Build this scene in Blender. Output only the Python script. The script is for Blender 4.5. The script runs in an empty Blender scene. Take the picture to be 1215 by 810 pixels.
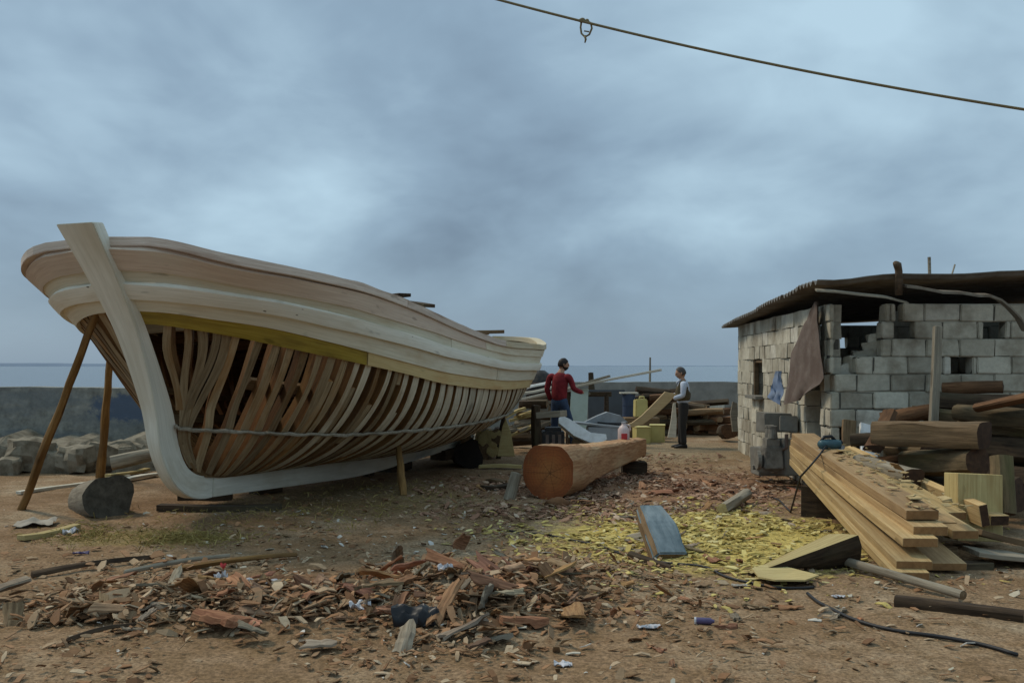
import bpy, bmesh, math, random
import numpy as np
from mathutils import Vector, Matrix, noise
R = math.radians
SC = bpy.context.scene
COL = SC.collection
F = 1141.0; HZ = 434.0; CX = 607.5; EYE = 1.65

def P(px, py, Y):
    """world point at distance Y seen at photograph position px, py"""
    return Vector(((px - CX) / F * Y, Y, EYE - (py - HZ) / F * Y))

def bump(x, y, cx, cy, rx, ry, h):
    d = ((x - cx) / rx) ** 2 + ((y - cy) / ry) ** 2
    return h * math.exp(-d * 1.6)

def gh(x, y):
    """height of the yard ground"""
    h = 0.035 * noise.noise(Vector((x * .55, y * .55, 1.3))) + 0.014 * noise.noise(Vector((x * 2.3, y * 2.3, 5)))
    h += bump(x, y, -1.55, 6.35, .85, .5, .09) + bump(x, y, -2.35, 6.6, .9, .5, .07)
    h += bump(x, y, -.3, 6.5, .66, .7, .14) + bump(x, y, -.1, 7.1, .6, .5, .07)
    h += bump(x, y, .25, 7.6, .9, .5, .05)
    # weathered bank of earth behind the far end of the yard
    return h

def G(px, py):
    Y = EYE * F / (py - HZ)
    x = (px - CX) / F * Y
    for _ in range(3):
        z = gh(x, Y)
        Y = (EYE - z) * F / (py - HZ); x = (px - CX) / F * Y
    return Vector((x, Y, gh(x, Y)))

# ---------------------------------------------------------------- materials
def newmat(name):
    m = bpy.data.materials.new(name); m.use_nodes = True
    nt = m.node_tree; b = nt.nodes['Principled BSDF']
    b.inputs['Specular IOR Level'].default_value = .25
    return m, nt, b

def N(nt, kind, **kw):
    n = nt.nodes.new(kind)
    for k, v in kw.items():
        if k.startswith('i_'): n.inputs[int(k[2:])].default_value = v
        else: setattr(n, k, v)
    return n

def ramp(nt, fac, stops):
    r = nt.nodes.new('ShaderNodeValToRGB')
    while len(r.color_ramp.elements) < len(stops): r.color_ramp.elements.new(.5)
    for e, (p, c) in zip(r.color_ramp.elements, stops):
        e.position = p; e.color = (*c, 1) if len(c) == 3 else c
    nt.links.new(fac, r.inputs[0]); return r.outputs[0]

def mixc(nt, fac, a, b, mode='MIX'):
    n = nt.nodes.new('ShaderNodeMix'); n.data_type = 'RGBA'; n.blend_type = mode
    for sock, v in ((n.inputs[0], fac), (n.inputs[6], a), (n.inputs[7], b)):
        if isinstance(v, (int, float)): sock.default_value = v
        elif isinstance(v, tuple): sock.default_value = (*v, 1)
        else: nt.links.new(v, sock)
    return n.outputs[2]

def math_(nt, op, a, b=0.):
    n = nt.nodes.new('ShaderNodeMath'); n.operation = op
    for s, v in ((n.inputs[0], a), (n.inputs[1], b)):
        if isinstance(v, (int, float)): s.default_value = v
        else: nt.links.new(v, s)
    return n.outputs[0]

def noisef(nt, vec, scale, detail=5, rough=.6, dist=0):
    n = N(nt, 'ShaderNodeTexNoise'); n.inputs['Scale'].default_value = scale
    n.inputs['Detail'].default_value = detail; n.inputs['Roughness'].default_value = rough
    n.inputs['Distortion'].default_value = dist
    nt.links.new(vec, n.inputs['Vector']); return n.outputs['Fac']

def coords(nt, kind, rnd=True):
    tc = N(nt, 'ShaderNodeTexCoord'); v = tc.outputs['UV' if kind == 'uv' else 'Object']
    if rnd:
        oi = N(nt, 'ShaderNodeObjectInfo')
        sc = math_(nt, 'MULTIPLY', oi.outputs['Random'], 37.)
        ad = N(nt, 'ShaderNodeVectorMath', operation='ADD')
        nt.links.new(v, ad.inputs[0]); nt.links.new(sc, ad.inputs[1]); v = ad.outputs[0]
    return v

def mapping(nt, v, scale):
    m = N(nt, 'ShaderNodeMapping'); m.inputs['Scale'].default_value = scale
    nt.links.new(v, m.inputs['Vector']); return m.outputs[0]

def set_bump(nt, b, h, strength=.4, dist=.01):
    n = N(nt, 'ShaderNodeBump'); n.inputs['Strength'].default_value = strength; n.inputs['Distance'].default_value = dist
    nt.links.new(h, n.inputs['Height']); nt.links.new(n.outputs[0], b.inputs['Normal'])

def wood(name, c1, c2, kind='obj', stain=None, stain_amt=.5, var=.22, rough=.75, grain=(1.3, 22, 22), bmp=.35, knots=True, hue=.0, lo=.3, hi=.72):
    m, nt, b = newmat(name)
    v = coords(nt, kind)
    g = noisef(nt, mapping(nt, v, grain), 1.6, 7, .65, .4)
    col = ramp(nt, g, [(lo, c1), (hi, c2)])
    big = noisef(nt, mapping(nt, v, (.9, 2.6, 2.6)), 1.1, 4, .6)
    if stain:
        f = ramp(nt, big, [(.5, (0, 0, 0)), (.72, (stain_amt,) * 3)])
        col = mixc(nt, f, col, stain)
    if knots:
        k = noisef(nt, mapping(nt, v, (2.2, 6, 6)), 1.3, 2, .5)
        f = ramp(nt, k, [(.68, (0, 0, 0)), (.76, (.55,) * 3)])
        col = mixc(nt, f, col, tuple(x * .45 for x in c1))
    if var:
        oi = N(nt, 'ShaderNodeObjectInfo'); h = N(nt, 'ShaderNodeHueSaturation')
        val = math_(nt, 'ADD', math_(nt, 'MULTIPLY', oi.outputs['Random'], var * 2), 1 - var)
        nt.links.new(val, h.inputs['Value']); nt.links.new(col, h.inputs['Color'])
        if hue:
            r2 = math_(nt, 'FRACT', math_(nt, 'MULTIPLY', oi.outputs['Random'], 17.3))
            nt.links.new(math_(nt, 'ADD', math_(nt, 'MULTIPLY', r2, hue), .5 - hue / 2), h.inputs['Hue'])
        col = h.outputs[0]
    nt.links.new(col, b.inputs['Base Color']); b.inputs['Roughness'].default_value = rough
    set_bump(nt, b, g, bmp, .006)
    return m

def plain(name, c, rough=.7, metal=0., nscale=9, c2=None, amt=.6, bmp=.15, sheen=None):
    m, nt, b = newmat(name)
    v = coords(nt, 'obj')
    n = noisef(nt, v, nscale, 6, .65)
    c2 = c2 or tuple(x * .6 for x in c)
    col = mixc(nt, ramp(nt, n, [(.42, (0, 0, 0)), (.7, (amt,) * 3)]), c, c2)
    nt.links.new(col, b.inputs['Base Color']); b.inputs['Roughness'].default_value = rough; b.inputs['Metallic'].default_value = metal
    if bmp: set_bump(nt, b, n, bmp, .01)
    return m

def island(name, stops, rough=.8, nscale=30, dirt=(.1, .08, .05), damt=.5, bmp=.3, spec=.2):
    """a colour per loose piece of one mesh"""
    m, nt, b = newmat(name)
    ge = N(nt, 'ShaderNodeNewGeometry')
    col = ramp(nt, ge.outputs['Random Per Island'], stops)
    v = coords(nt, 'obj', False)
    n = noisef(nt, v, nscale, 6, .7)
    n2 = noisef(nt, v, nscale * .12, 4, .6)
    col = mixc(nt, ramp(nt, n2, [(.45, (0, 0, 0)), (.75, (damt,) * 3)]), col, dirt)
    h = N(nt, 'ShaderNodeHueSaturation')
    nt.links.new(math_(nt, 'ADD', math_(nt, 'MULTIPLY', n, .7), .65), h.inputs['Value']); nt.links.new(col, h.inputs['Color'])
    nt.links.new(h.outputs[0], b.inputs['Base Color']); b.inputs['Roughness'].default_value = rough
    b.inputs['Specular IOR Level'].default_value = spec
    set_bump(nt, b, n, bmp, .01)
    return m

M = {}
M['primer'] = wood('primed_white_timber', (.64, .615, .51), (.82, .795, .69), 'uv', (.46, .38, .24), .5, .05, .65, bmp=.2, grain=(1.2, 20, 20), knots=False)
M['wale'] = wood('pale_wale_wood', (.65, .625, .52), (.84, .81, .71), 'uv', (.50, .41, .27), .5, .05, .65, bmp=.25, grain=(1.2, 26, 26))
M['cream'] = wood('cream_plank_wood', (.55, .50, .37), (.73, .675, .535), 'uv', (.44, .32, .18), .6, .08, .7, bmp=.3, grain=(1.2, 26, 26))
M['tan'] = wood('tan_plank_wood', (.47, .345, .15), (.64, .50, .26), 'uv', (.45, .24, .09), .6, .08, .7, bmp=.3, grain=(1.2, 26, 26))
M['pink'] = wood('pinkish_plank_wood', (.50, .385, .295), (.69, .57, .455), 'uv', (.60, .53, .42), .8, .08, .75, bmp=.4, grain=(1.2, 26, 26))
M['pinkcream'] = wood('pinkish_cream_plank_wood', (.43, .315, .20), (.60, .49, .335), 'uv', (.52, .45, .31), .8, .08, .75, bmp=.3, grain=(1.2, 26, 26))
M['rail'] = wood('weathered_rail_wood', (.46, .36, .285), (.74, .64, .545), 'uv', (.25, .145, .09), .75, .1, .8, bmp=.5, grain=(1.5, 26, 26))
M['railcream'] = wood('cream_rail_wood', (.42, .35, .23), (.58, .51, .37), 'uv', (.40, .27, .08), .6, .1, .75, bmp=.3, grain=(1.2, 26, 26))
M['yellow'] = wood('yellow_treated_wood', (.26, .175, .022), (.42, .31, .055), 'uv', (.14, .085, .02), .75, .05, .65, bmp=.3, grain=(1.2, 26, 26))
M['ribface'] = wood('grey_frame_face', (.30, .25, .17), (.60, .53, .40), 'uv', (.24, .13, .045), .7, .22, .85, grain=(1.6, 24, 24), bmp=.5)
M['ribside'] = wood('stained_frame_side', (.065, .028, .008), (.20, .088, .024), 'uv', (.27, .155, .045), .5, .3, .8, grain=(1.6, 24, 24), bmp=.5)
M['ribbow'] = wood('ochre_frame_face', (.15, .10, .05), (.36, .275, .165), 'uv', (.22, .10, .025), .85, .3, .85, grain=(1.6, 24, 24), bmp=.5)
M['inner'] = wood('dark_inner_wood', (.10, .055, .024), (.27, .165, .075), 'uv', (.07, .035, .018), .7, .25, .85, grain=(1.4, 24, 24))
def nails(m, sc):
    nt = m.node_tree; b = nt.nodes['Principled BSDF']; src = b.inputs['Base Color'].links[0].from_socket
    v = mapping(nt, coords(nt, 'uv'), sc); vo = N(nt, 'ShaderNodeTexVoronoi'); vo.inputs['Scale'].default_value = 1; nt.links.new(v, vo.inputs['Vector'])
    f = ramp(nt, vo.outputs['Distance'], [(.035, (.85,) * 3), (.06, (0, 0, 0))]); nt.links.new(mixc(nt, f, src, (.06, .045, .03)), b.inputs['Base Color'])
for k_ in ('wale', 'cream'): nails(M[k_], (2.6, 4.2, 1))
M['bark'] = wood('dark_bark', (.02, .013, .008), (.09, .058, .034), 'obj', (.10, .09, .05), .6, .25, .9, grain=(2.5, 18, 18), bmp=1, knots=False)
M['mossbark'] = wood('mossy_bark', (.055, .04, .022), (.17, .12, .065), 'obj', (.10, .095, .035), .7, .2, .9, grain=(2.5, 16, 16), bmp=1, knots=False)
M['redbark'] = wood('reddish_bark', (.065, .03, .013), (.19, .095, .045), 'obj', (.045, .025, .014), .6, .25, .9, grain=(2.5, 16, 16), bmp=1, knots=False)
M['darkend'] = wood('dark_log_end', (.03, .016, .010), (.085, .045, .024), 'obj', (.02, .012, .008), .6, .2, .85, grain=(9, 9, 9), knots=False)
M['hewn'] = wood('hewn_brown_timber', (.10, .06, .03), (.28, .185, .10), 'obj', (.07, .045, .025), .85, .25, .9, grain=(1.5, 26, 26), bmp=.7)
M['greywood'] = wood('grey_weathered_wood', (.15, .125, .09), (.36, .315, .24), 'obj', (.10, .075, .05), .7, .22, .9, grain=(1.5, 30, 30), bmp=.6)
M['sawn'] = wood('fresh_sawn_pine', (.33, .20, .088), (.57, .395, .20), 'obj', (.22, .135, .065), .85, .3, .75, hue=.025, grain=(1.0, 34, 34), bmp=.4)
M['sawnend'] = wood('sawn_end_grain', (.22, .115, .045), (.36, .20, .085), 'obj', (.14, .07, .03), .5, .1, .8, grain=(14, 14, 14), knots=False)
M['pole'] = wood('brown_pole_wood', (.13, .065, .018), (.29, .165, .055), 'obj', (.07, .035, .015), .7, .15, .8, grain=(1.6, 18, 18))
M['yelwood'] = wood('yellow_split_wood', (.33, .245, .10), (.52, .425, .20), 'obj', (.28, .17, .06), .7, .12, .85, grain=(1.2, 30, 30), bmp=.5)
M['paleboard'] = wood('pale_board', (.42, .38, .30), (.62, .58, .48), 'obj', (.3, .24, .15), .5, .12, .7)
M['whitepaint'] = plain('white_paint', (.80, .80, .79), .55, 0, 7, (.42, .41, .36), .5, .08)
M['greymetal'] = plain('grey_sheet_metal', (.33, .35, .37), .45, .3, 6, (.2, .19, .17), .6, .05)
M['dustymetal'] = plain('dusty_engine_iron', (.20, .185, .155), .85, .1, 9, (.07, .06, .05), .8, .6)
M['darkmetal'] = plain('oily_dark_metal', (.025, .024, .024), .5, .4, 14, (.08, .06, .045), .7, .3)
M['rust'] = plain('rusty_sheet', (.115, .082, .066), .85, .0, 5, (.19, .155, .13), .7, .25)
M['black'] = plain('black_rubber', (.012, .012, .014), .4, 0, 8, (.03, .03, .03), .5, .1)
M['concrete'] = plain('rough_concrete', (.20, .19, .165), .9, 0, 6, (.10, .095, .08), .7, .5)
M['rock'] = plain('pale_rubble_stone', (.22, .19, .14), .95, 0, 6, (.075, .06, .038), .95, 1.)
M['yellowplastic'] = plain('yellow_plastic', (.52, .44, .17), .55, 0, 5, (.38, .31, .12), .5, .03)
M['blueplastic'] = plain('blue_plastic', (.045, .065, .11), .55, 0, 5, (.03, .035, .05), .5, .03)
M['greenboard'] = plain('pale_green_panel', (.44, .50, .43), .7, 0, 5, (.33, .37, .30), .5, .05)
M['whitebag'] = plain('white_plastic_scrap', (.50, .50, .52), .5, 0, 12, (.3, .29, .3), .7, .2)
M['redplastic'] = plain('red_print', (.5, .05, .05), .5, 0, 12, None, .4, .1)
M['pinkjug'] = plain('pinkish_plastic', (.62, .50, .48), .4, 0, 5, (.5, .38, .36), .5, .03)
M['tealplastic'] = plain('tool_teal_casing', (.05, .11, .13), .4, 0, 8, (.03, .04, .045), .5, .03)
M['bluegrey'] = wood('blue_grey_painted_face', (.085, .12, .135), (.25, .295, .31), 'obj', (.24, .18, .08), .8, 0, .8, grain=(2.5, 7, 7), knots=False)
M['rope'] = plain('twisted_rope', (.21, .165, .085), .9, 0, 60, (.10, .08, .05), .6, .5)
M['cable'] = plain('black_cable', (.02, .02, .022), .5, 0, 10, (.05, .045, .04), .5, .05)
M['purple'] = plain('purple_plastic', (.10, .08, .16), .4, 0, 10, None, .5, .05)
M['card'] = plain('grey_cardboard', (.34, .31, .26), .85, 0, 6, (.22, .19, .14), .5, .1)
M['skin'] = plain('skin', (.42, .24, .16), .55, 0, 20, (.34, .18, .12), .4, .02)
M['hair'] = plain('dark_hair', (.018, .014, .012), .6, 0, 60, (.04, .03, .025), .5, .5)
M['greyhair'] = plain('greying_hair', (.06, .05, .045), .6, 0, 60, (.14, .13, .12), .5, .5)
M['redshirt'] = plain('red_shirt', (.23, .024, .03), .9, 0, 11, (.10, .010, .014), .8, 1.)
M['jeans'] = plain('blue_jeans', (.045, .07, .125), .9, 0, 6, (.018, .026, .05), .85, 1.)
M['vest'] = plain('brown_vest', (.10, .08, .045), .9, 0, 7, (.045, .033, .022), .8, .9)
M['paleshirt'] = plain('pale_blue_shirt', (.50, .55, .64), .85, 0, 6, (.30, .33, .42), .75, .9)
M['trousers'] = plain('dark_trousers', (.035, .032, .03), .9, 0, 6, (.02, .02, .02), .7, .25)
M['shoe'] = plain('dark_shoe', (.016, .014, .013), .5, 0, 9, None, .4, .1)
M['eye'] = plain('dark_eye', (.02, .015, .012), .25, 0, 9, None, .1, 0)
M['blueCloth'] = plain('faded_blue_cloth', (.15, .20, .30), .9, 0, 7, (.22, .24, .27), .6, .3)

# ---------------------------------------------------------------- mesh helpers
class MB:
    def __init__(s):
        s.v = []; s.f = []; s.m = []; s.uv = []
    def grid(s, rows, closed_u=False, closed_v=False, mi=0, uvs=None, flip=False):
        """rows: list of lists of points"""
        b0 = len(s.v); nr = len(rows); nc = len(rows[0])
        for r in rows: s.v.extend([Vector(p) for p in r])
        for i in range(nr if closed_u else nr - 1):
            for j in range(nc if closed_v else nc - 1):
                i2 = (i + 1) % nr; j2 = (j + 1) % nc
                q = [b0 + i * nc + j, b0 + i2 * nc + j, b0 + i2 * nc + j2, b0 + i * nc + j2]
                u = None
                if uvs:
                    jj = j + 1; ii = i + 1
                    u = [uvs(i, j), uvs(ii, j), uvs(ii, jj), uvs(i, jj)]
                if flip:
                    q = q[::-1]; u = u[::-1] if u else None
                s.f.append(q); s.m.append(mi); s.uv.append(u)
    def poly(s, pts, mi=0):
        b0 = len(s.v); s.v.extend([Vector(p) for p in pts]); s.f.append(list(range(b0, b0 + len(pts)))); s.m.append(mi); s.uv.append(None)
    def box(s, c, size, rot=None, mi=0, taper=0, jit=0, rng=random):
        c = Vector(c); hx, hy, hz = [x / 2 for x in size]
        rot = rot or Matrix.Identity(3)
        pts = []
        for z in (-1, 1):
            k = 1 - (taper if z > 0 else 0)
            for x, y in ((-1, -1), (1, -1), (1, 1), (-1, 1)):
                p = Vector((x * hx * k, y * hy * k, z * hz))
                if jit: p += Vector([rng.uniform(-jit, jit) for _ in range(3)])
                pts.append(c + rot @ p)
        b0 = len(s.v); s.v.extend(pts)
        for q in ((0, 3, 2, 1), (4, 5, 6, 7), (0, 1, 5, 4), (1, 2, 6, 5), (2, 3, 7, 6), (3, 0, 4, 7)):
            s.f.append([b0 + i for i in q]); s.m.append(mi); s.uv.append(None)
    def tube(s, pts, rad, n=8, mi=0, cap=True, capmi=None, wob=0, seed=0, squash=1):
        pts = [Vector(p) for p in pts]
        if not hasattr(rad, '__len__'): rad = [rad] * len(pts)
        rows = []; prev = None
        for i, p in enumerate(pts):
            t = (pts[min(i + 1, len(pts) - 1)] - pts[max(i - 1, 0)]).normalized()
            if prev is None:
                a = Vector((0, 0, 1)) if abs(t.z) < .9 else Vector((0, 1, 0))
                x = t.cross(a).normalized()
            else:
                x = (prev - t * prev.dot(t)).normalized()
            prev = x; y = t.cross(x)
            row = []
            for k in range(n):
                an = 2 * math.pi * k / n
                r = rad[i]
                if wob: r *= 1 + wob * noise.noise(Vector((math.cos(an) * 1.3 + seed, math.sin(an) * 1.3, i * .45 + seed)))
                row.append(p + (x * math.cos(an) + y * math.sin(an) * squash) * r)
            rows.append(row)
        s.grid(rows, closed_v=True, mi=mi, flip=True)
        if cap:
            cm = mi if capmi is None else capmi
            s.poly(rows[0], cm); s.poly(rows[-1][::-1], cm)
    def prism(s, poly, thick, mat, mi=0):
        """2D polygon (x, y) extruded +-thick/2 along z then moved by the 4x4 mat"""
        a = [mat @ Vector((x, y, -thick / 2)) for x, y in poly]; b = [mat @ Vector((x, y, thick / 2)) for x, y in poly]
        n = len(poly); b0 = len(s.v); s.v.extend(a + b)
        s.f.append([b0 + i for i in range(n)][::-1]); s.f.append([b0 + n + i for i in range(n)])
        for i in range(n): s.f.append([b0 + i, b0 + (i + 1) % n, b0 + n + (i + 1) % n, b0 + n + i])
        s.m += [mi] * (n + 2); s.uv += [None] * (n + 2)
    def ball(s, c, r, nu=12, nv=8, mi=0, wob=0, seed=0):
        c = Vector(c); r = Vector(r) if hasattr(r, '__len__') else Vector((r, r, r))
        rows = []
        for i in range(nv + 1):
            th = math.pi * i / nv; row = []
            for j in range(nu):
                ph = 2 * math.pi * j / nu
                d = Vector((math.sin(th) * math.cos(ph), math.sin(th) * math.sin(ph), math.cos(th)))
                k = 1 + (wob * noise.noise(d * 1.7 + Vector((seed, seed * .7, 0))) if wob else 0)
                row.append(c + Vector((d.x * r.x, d.y * r.y, d.z * r.z)) * k)
            rows.append(row)
        s.grid(rows, closed_v=True, mi=mi)
    def build(s, name, mats, parent=None, matrix=None, smooth=False, bevel=0, merge=True, solid=0, sub=0, angle=None):
        me = bpy.data.meshes.new(name)
        bm = bmesh.new(); vs = [bm.verts.new(p) for p in s.v]
        uvl = bm.loops.layers.uv.new('UVMap') if any(s.uv) else None
        for q, mi, u in zip(s.f, s.m, s.uv):
            try: fc = bm.faces.new([vs[i] for i in q])
            except ValueError: continue
            fc.material_index = mi; fc.smooth = smooth
            if u:
                for l, w in zip(fc.loops, u): l[uvl].uv = w
        if merge: bmesh.ops.remove_doubles(bm, verts=bm.verts, dist=1e-5)
        bmesh.ops.recalc_face_normals(bm, faces=bm.faces)
        if bevel:
            ed = [e for e in bm.edges if len(e.link_faces) == 2 and e.calc_face_angle(0) > .6]
            bmesh.ops.bevel(bm, geom=ed, offset=bevel, segments=1 if bevel < .006 else 2, affect='EDGES', clamp_overlap=True)
        bm.to_mesh(me); bm.free()
        for m in (mats if isinstance(mats, (list, tuple)) else [mats]): me.materials.append(m)
        o = bpy.data.objects.new(name, me); COL.objects.link(o)
        if parent: o.parent = parent
        if matrix is not None: o.matrix_local = matrix
        if smooth and angle:
            me.set_sharp_from_angle(angle=R(angle))
        return o

def tag(o, label, cat=None, group=None, kind=None):
    if label: o['label'] = label
    if cat: o['category'] = cat
    if group: o['group'] = group
    if kind: o['kind'] = kind
    return o
def thing(name, label, cat, loc=(0, 0, 0), rz=0, group=None):
    o = bpy.data.objects.new(name, None); COL.objects.link(o); o.empty_display_size = .1
    o.location = loc; o.rotation_euler = (0, 0, rz)
    return tag(o, label, cat, group)

def frame_from(p0, p1, up=(0, 0, 1), roll=0):
    x = (Vector(p1) - Vector(p0)); L = x.length; x.normalize()
    z = Vector(up) - x * x.dot(Vector(up))
    if z.length < 1e-4: z = Vector((0, 1, 0)) - x * x.y
    z.normalize(); y = z.cross(x)
    m = Matrix((x, y, z)).transposed().to_4x4()
    m = m @ Matrix.Rotation(roll, 4, 'X')
    m.translation = Vector(p0)
    return m, L

def plank(name, p0, p1, w, t, mat, roll=0, warp=.01, endmat=None, seed=0, bevel=.004, w2=None, bend=0, up=(0, 0, 1), jag=.0):
    """a board whose local x runs along it, bottom centre on the p0-p1 line"""
    m, L = frame_from(p0, p1, up, roll)
    rng = random.Random(seed); mb = MB(); ns = max(3, int(L / .25)); rows = []
    ph = rng.uniform(0, 9)
    for i in range(ns + 1):
        k = i / ns; x = k * L
        ww = (w + ((w2 if w2 else w) - w) * k) / 2
        dz = warp * math.sin(k * 5 + ph) + bend * (1 - (2 * k - 1) ** 2); dy = warp * math.cos(k * 4 + ph) + noise.noise(Vector((x * 3, seed, 0))) * jag
        xx = x + (rng.uniform(-.02, .02) if i in (0, ns) else 0)
        rows.append([(xx, -ww + dy, dz), (xx, ww + dy, dz), (xx, ww + dy, dz + t), (xx, -ww + dy, dz + t)])
    mb.grid(rows, closed_v=True); mb.poly(rows[0], 1 if endmat else 0); mb.poly(rows[-1][::-1], 1 if endmat else 0)
    return mb.build(name, [mat, endmat] if endmat else mat, matrix=m, bevel=bevel)

def log(name, p0, p1, r0, r1, mat, endmat, seed=0, n=16, wob=.34, flat=None, bend=.0, squash=1):
    """round or hewn (flat = fraction of the radius kept) log, local x along it"""
    m, L = frame_from(p0, p1); mb = MB(); ns = max(6, int(L / .12)); rows = []
    rng = random.Random(seed)
    for i in range(ns + 1):
        k = i / ns; r = r0 + (r1 - r0) * k; row = []
        for j in range(n):
            an = 2 * math.pi * (j + .5) / n
            rr = r * (1 + wob * noise.noise(Vector((math.cos(an) * 1.2, math.sin(an) * 1.2, k * L * 1.2)) + Vector((seed * 3.1, 0, 0))))
            y, z = math.cos(an) * rr, math.sin(an) * rr * squash
            if flat:
                y = max(-r * flat, min(r * flat, y)); z = max(-r * flat, min(r * flat, z))
                y += r * .10 * noise.noise(Vector((k * L * 3, an, seed))); z += r * .10 * noise.noise(Vector((k * L * 4, an + 9, seed)))
            row.append((k * L, y, z + bend * math.sin(k * math.pi)))
        rows.append(row)
    mb.grid(rows, closed_v=True, flip=True)
    for e, row in ((0, rows[0]), (1, rows[-1][::-1])):
        c = sum((Vector(p) for p in row), Vector()) / n
        for j in range(n):
            mb.poly([c + Vector(((-.012 if e == 0 else .012), 0, 0)), row[j], row[(j + 1) % n]], 1)
    return mb.build(name, [mat, endmat], matrix=m, smooth=True, angle=40)
SHEER = [2.865, 2.625, 2.525, 2.43, 2.288, 2.08, 1.937, 1.922, 1.946, 2.15]
CLOUD_OFF = (28.3007, 19.4692, 0)
CLOUD_STOPS = [(.35, (.115, .165, .225)), (.48, (.20, .285, .365)), (.63, (.36, .495, .585))]
SUN_E = 1.5
EXPO = 0.45
# ---------------------------------------------------------------- the boat
TH = R(19.5); AX = Vector((math.sin(TH), math.cos(TH), 0)); NX = Vector((math.cos(TH), -math.sin(TH), 0)); A0 = Vector((-3.42, 10.7, 0))
def W(s, b, z): return A0 + AX * s + NX * b + Vector((0, 0, z))
KZ_S = [-.32, 0, .55, 2.0, 3.5, 5.5, 7.0, 8.0]; KZ_T = [.50, .42, .385, .36, .335, .37, .44, .49]; KZ_B = [.19, .19, .17, .11, .06, .12, .19, .24]
def smooth_interp(x, xs, ys):
    # cubic hermite through the points
    xs = list(xs); ys = list(ys)
    if x <= xs[0]: return ys[0]
    if x >= xs[-1]: return ys[-1]
    i = max(j for j in range(len(xs) - 1) if xs[j] <= x)
    def slope(j):
        if j == 0: return (ys[1] - ys[0]) / (xs[1] - xs[0])
        if j == len(xs) - 1: return (ys[-1] - ys[-2]) / (xs[-1] - xs[-2])
        return (ys[j + 1] - ys[j - 1]) / (xs[j + 1] - xs[j - 1])
    h = xs[i + 1] - xs[i]; t = (x - xs[i]) / h
    return ((2 * t ** 3 - 3 * t * t + 1) * ys[i] + (t ** 3 - 2 * t * t + t) * h * slope(i) + (-2 * t ** 3 + 3 * t * t) * ys[i + 1] + (t ** 3 - t * t) * h * slope(i + 1))
def zk(s): return smooth_interp(s, KZ_S, KZ_T)
SH_S = [-1.78, -1.3, -.6, .4, 1.5, 3, 4.5, 6, 7.2, 8.6]; SH_Z = list(SHEER)
def zs(s): return smooth_interp(s, SH_S, SH_Z)
# stem, front edge on the centre line (height -> s) and how far behind it the planking starts
ST_Z = [.19, .364, .816, 1.254, 1.935, 2.45, 2.97]; ST_S = [-.05, -.545, -.83, -.93, -1.21, -1.53, -1.91]
def stem_s(z): return smooth_interp(z, ST_Z, ST_S)
def rab_s(z): return stem_s(z) + smooth_interp(z, [.4, .8, 1.3, 1.9, 2.9], [.42, .30, .26, .20, .13])
BMAX = 1.86
def lerp(a, b, t): return a + (b - a) * t
def half(s, tau):
    """half breadth of the hull at station s and level tau (0 keel, 1 sheer)"""
    tau = max(0., min(1.15, tau)); tc = min(tau, 1)
    Bm = BMAX * max(0, 1 - (1 - tc) ** 4.4) ** (1 / 2.3)
    Bm *= 1 + .03 * (tau - 1)
    s0 = S0(tau); s1 = S1(tau); sc = 3.2
    if s <= s0 or s >= s1: return .085
    if s < sc:
        x = (sc - s) / (sc - s0)
        m = smooth_interp(tc, [0, .3, .6, .8, 1], [1.4, 2.1, 2.8, 3.3, 4.0]); k = smooth_interp(tc, [0, .3, .6, .8, 1], [1., 1.4, 1.85, 2.2, 2.8])
    else:
        x = (s - sc) / (s1 - sc)
        m = smooth_interp(tc, [0, .3, .6, .8, 1], [1.8, 3.1, 3.9, 4.2, 4.6]); k = smooth_interp(tc, [0, .3, .6, .8, 1], [1., 1.6, 2.0, 2.2, 2.3])
    return .085 + (Bm - .085 if Bm > .085 else 0) * max(0, 1 - x ** m) ** (1 / k)
_s0 = {}
def S0(tau):
    key = round(tau, 4)
    if key not in _s0:
        s = -.3
        for _ in range(40):
            z = zk(s) + (zs(s) - zk(s)) * tau
            s = .6 * s + .4 * min(rab_s(z), 1.0)
        _s0[key] = s
    return _s0[key]
def S1(tau): return 7.55 + 1.0 * max(0, min(tau, 1.1)) ** 1.3
def HP(s, tau, side=1, off=0.):
    z = zk(s) + (zs(s) - zk(s)) * tau; b = half(s, tau)
    p = Vector((s, b, z))
    if off:
        e = .01
        su = Vector((2 * e, half(s + e, tau) - half(s - e, tau), 0)); 
        z2 = zk(s) + (zs(s) - zk(s)) * (tau + e); z1 = zk(s) + (zs(s) - zk(s)) * (tau - e)
        sv = Vector((0, half(s, tau + e) - half(s, tau - e), z2 - z1))
        n = su.cross(sv)
        if n.length > 1e-9:
            n.normalize()
            if n.y < 0: n = -n
            p += n * off
    return W(p.x, p.y * side, p.z)
def proj(p): return (CX + F * p.x / p.y, HZ - F * (p.z - EYE) / p.y)
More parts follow.
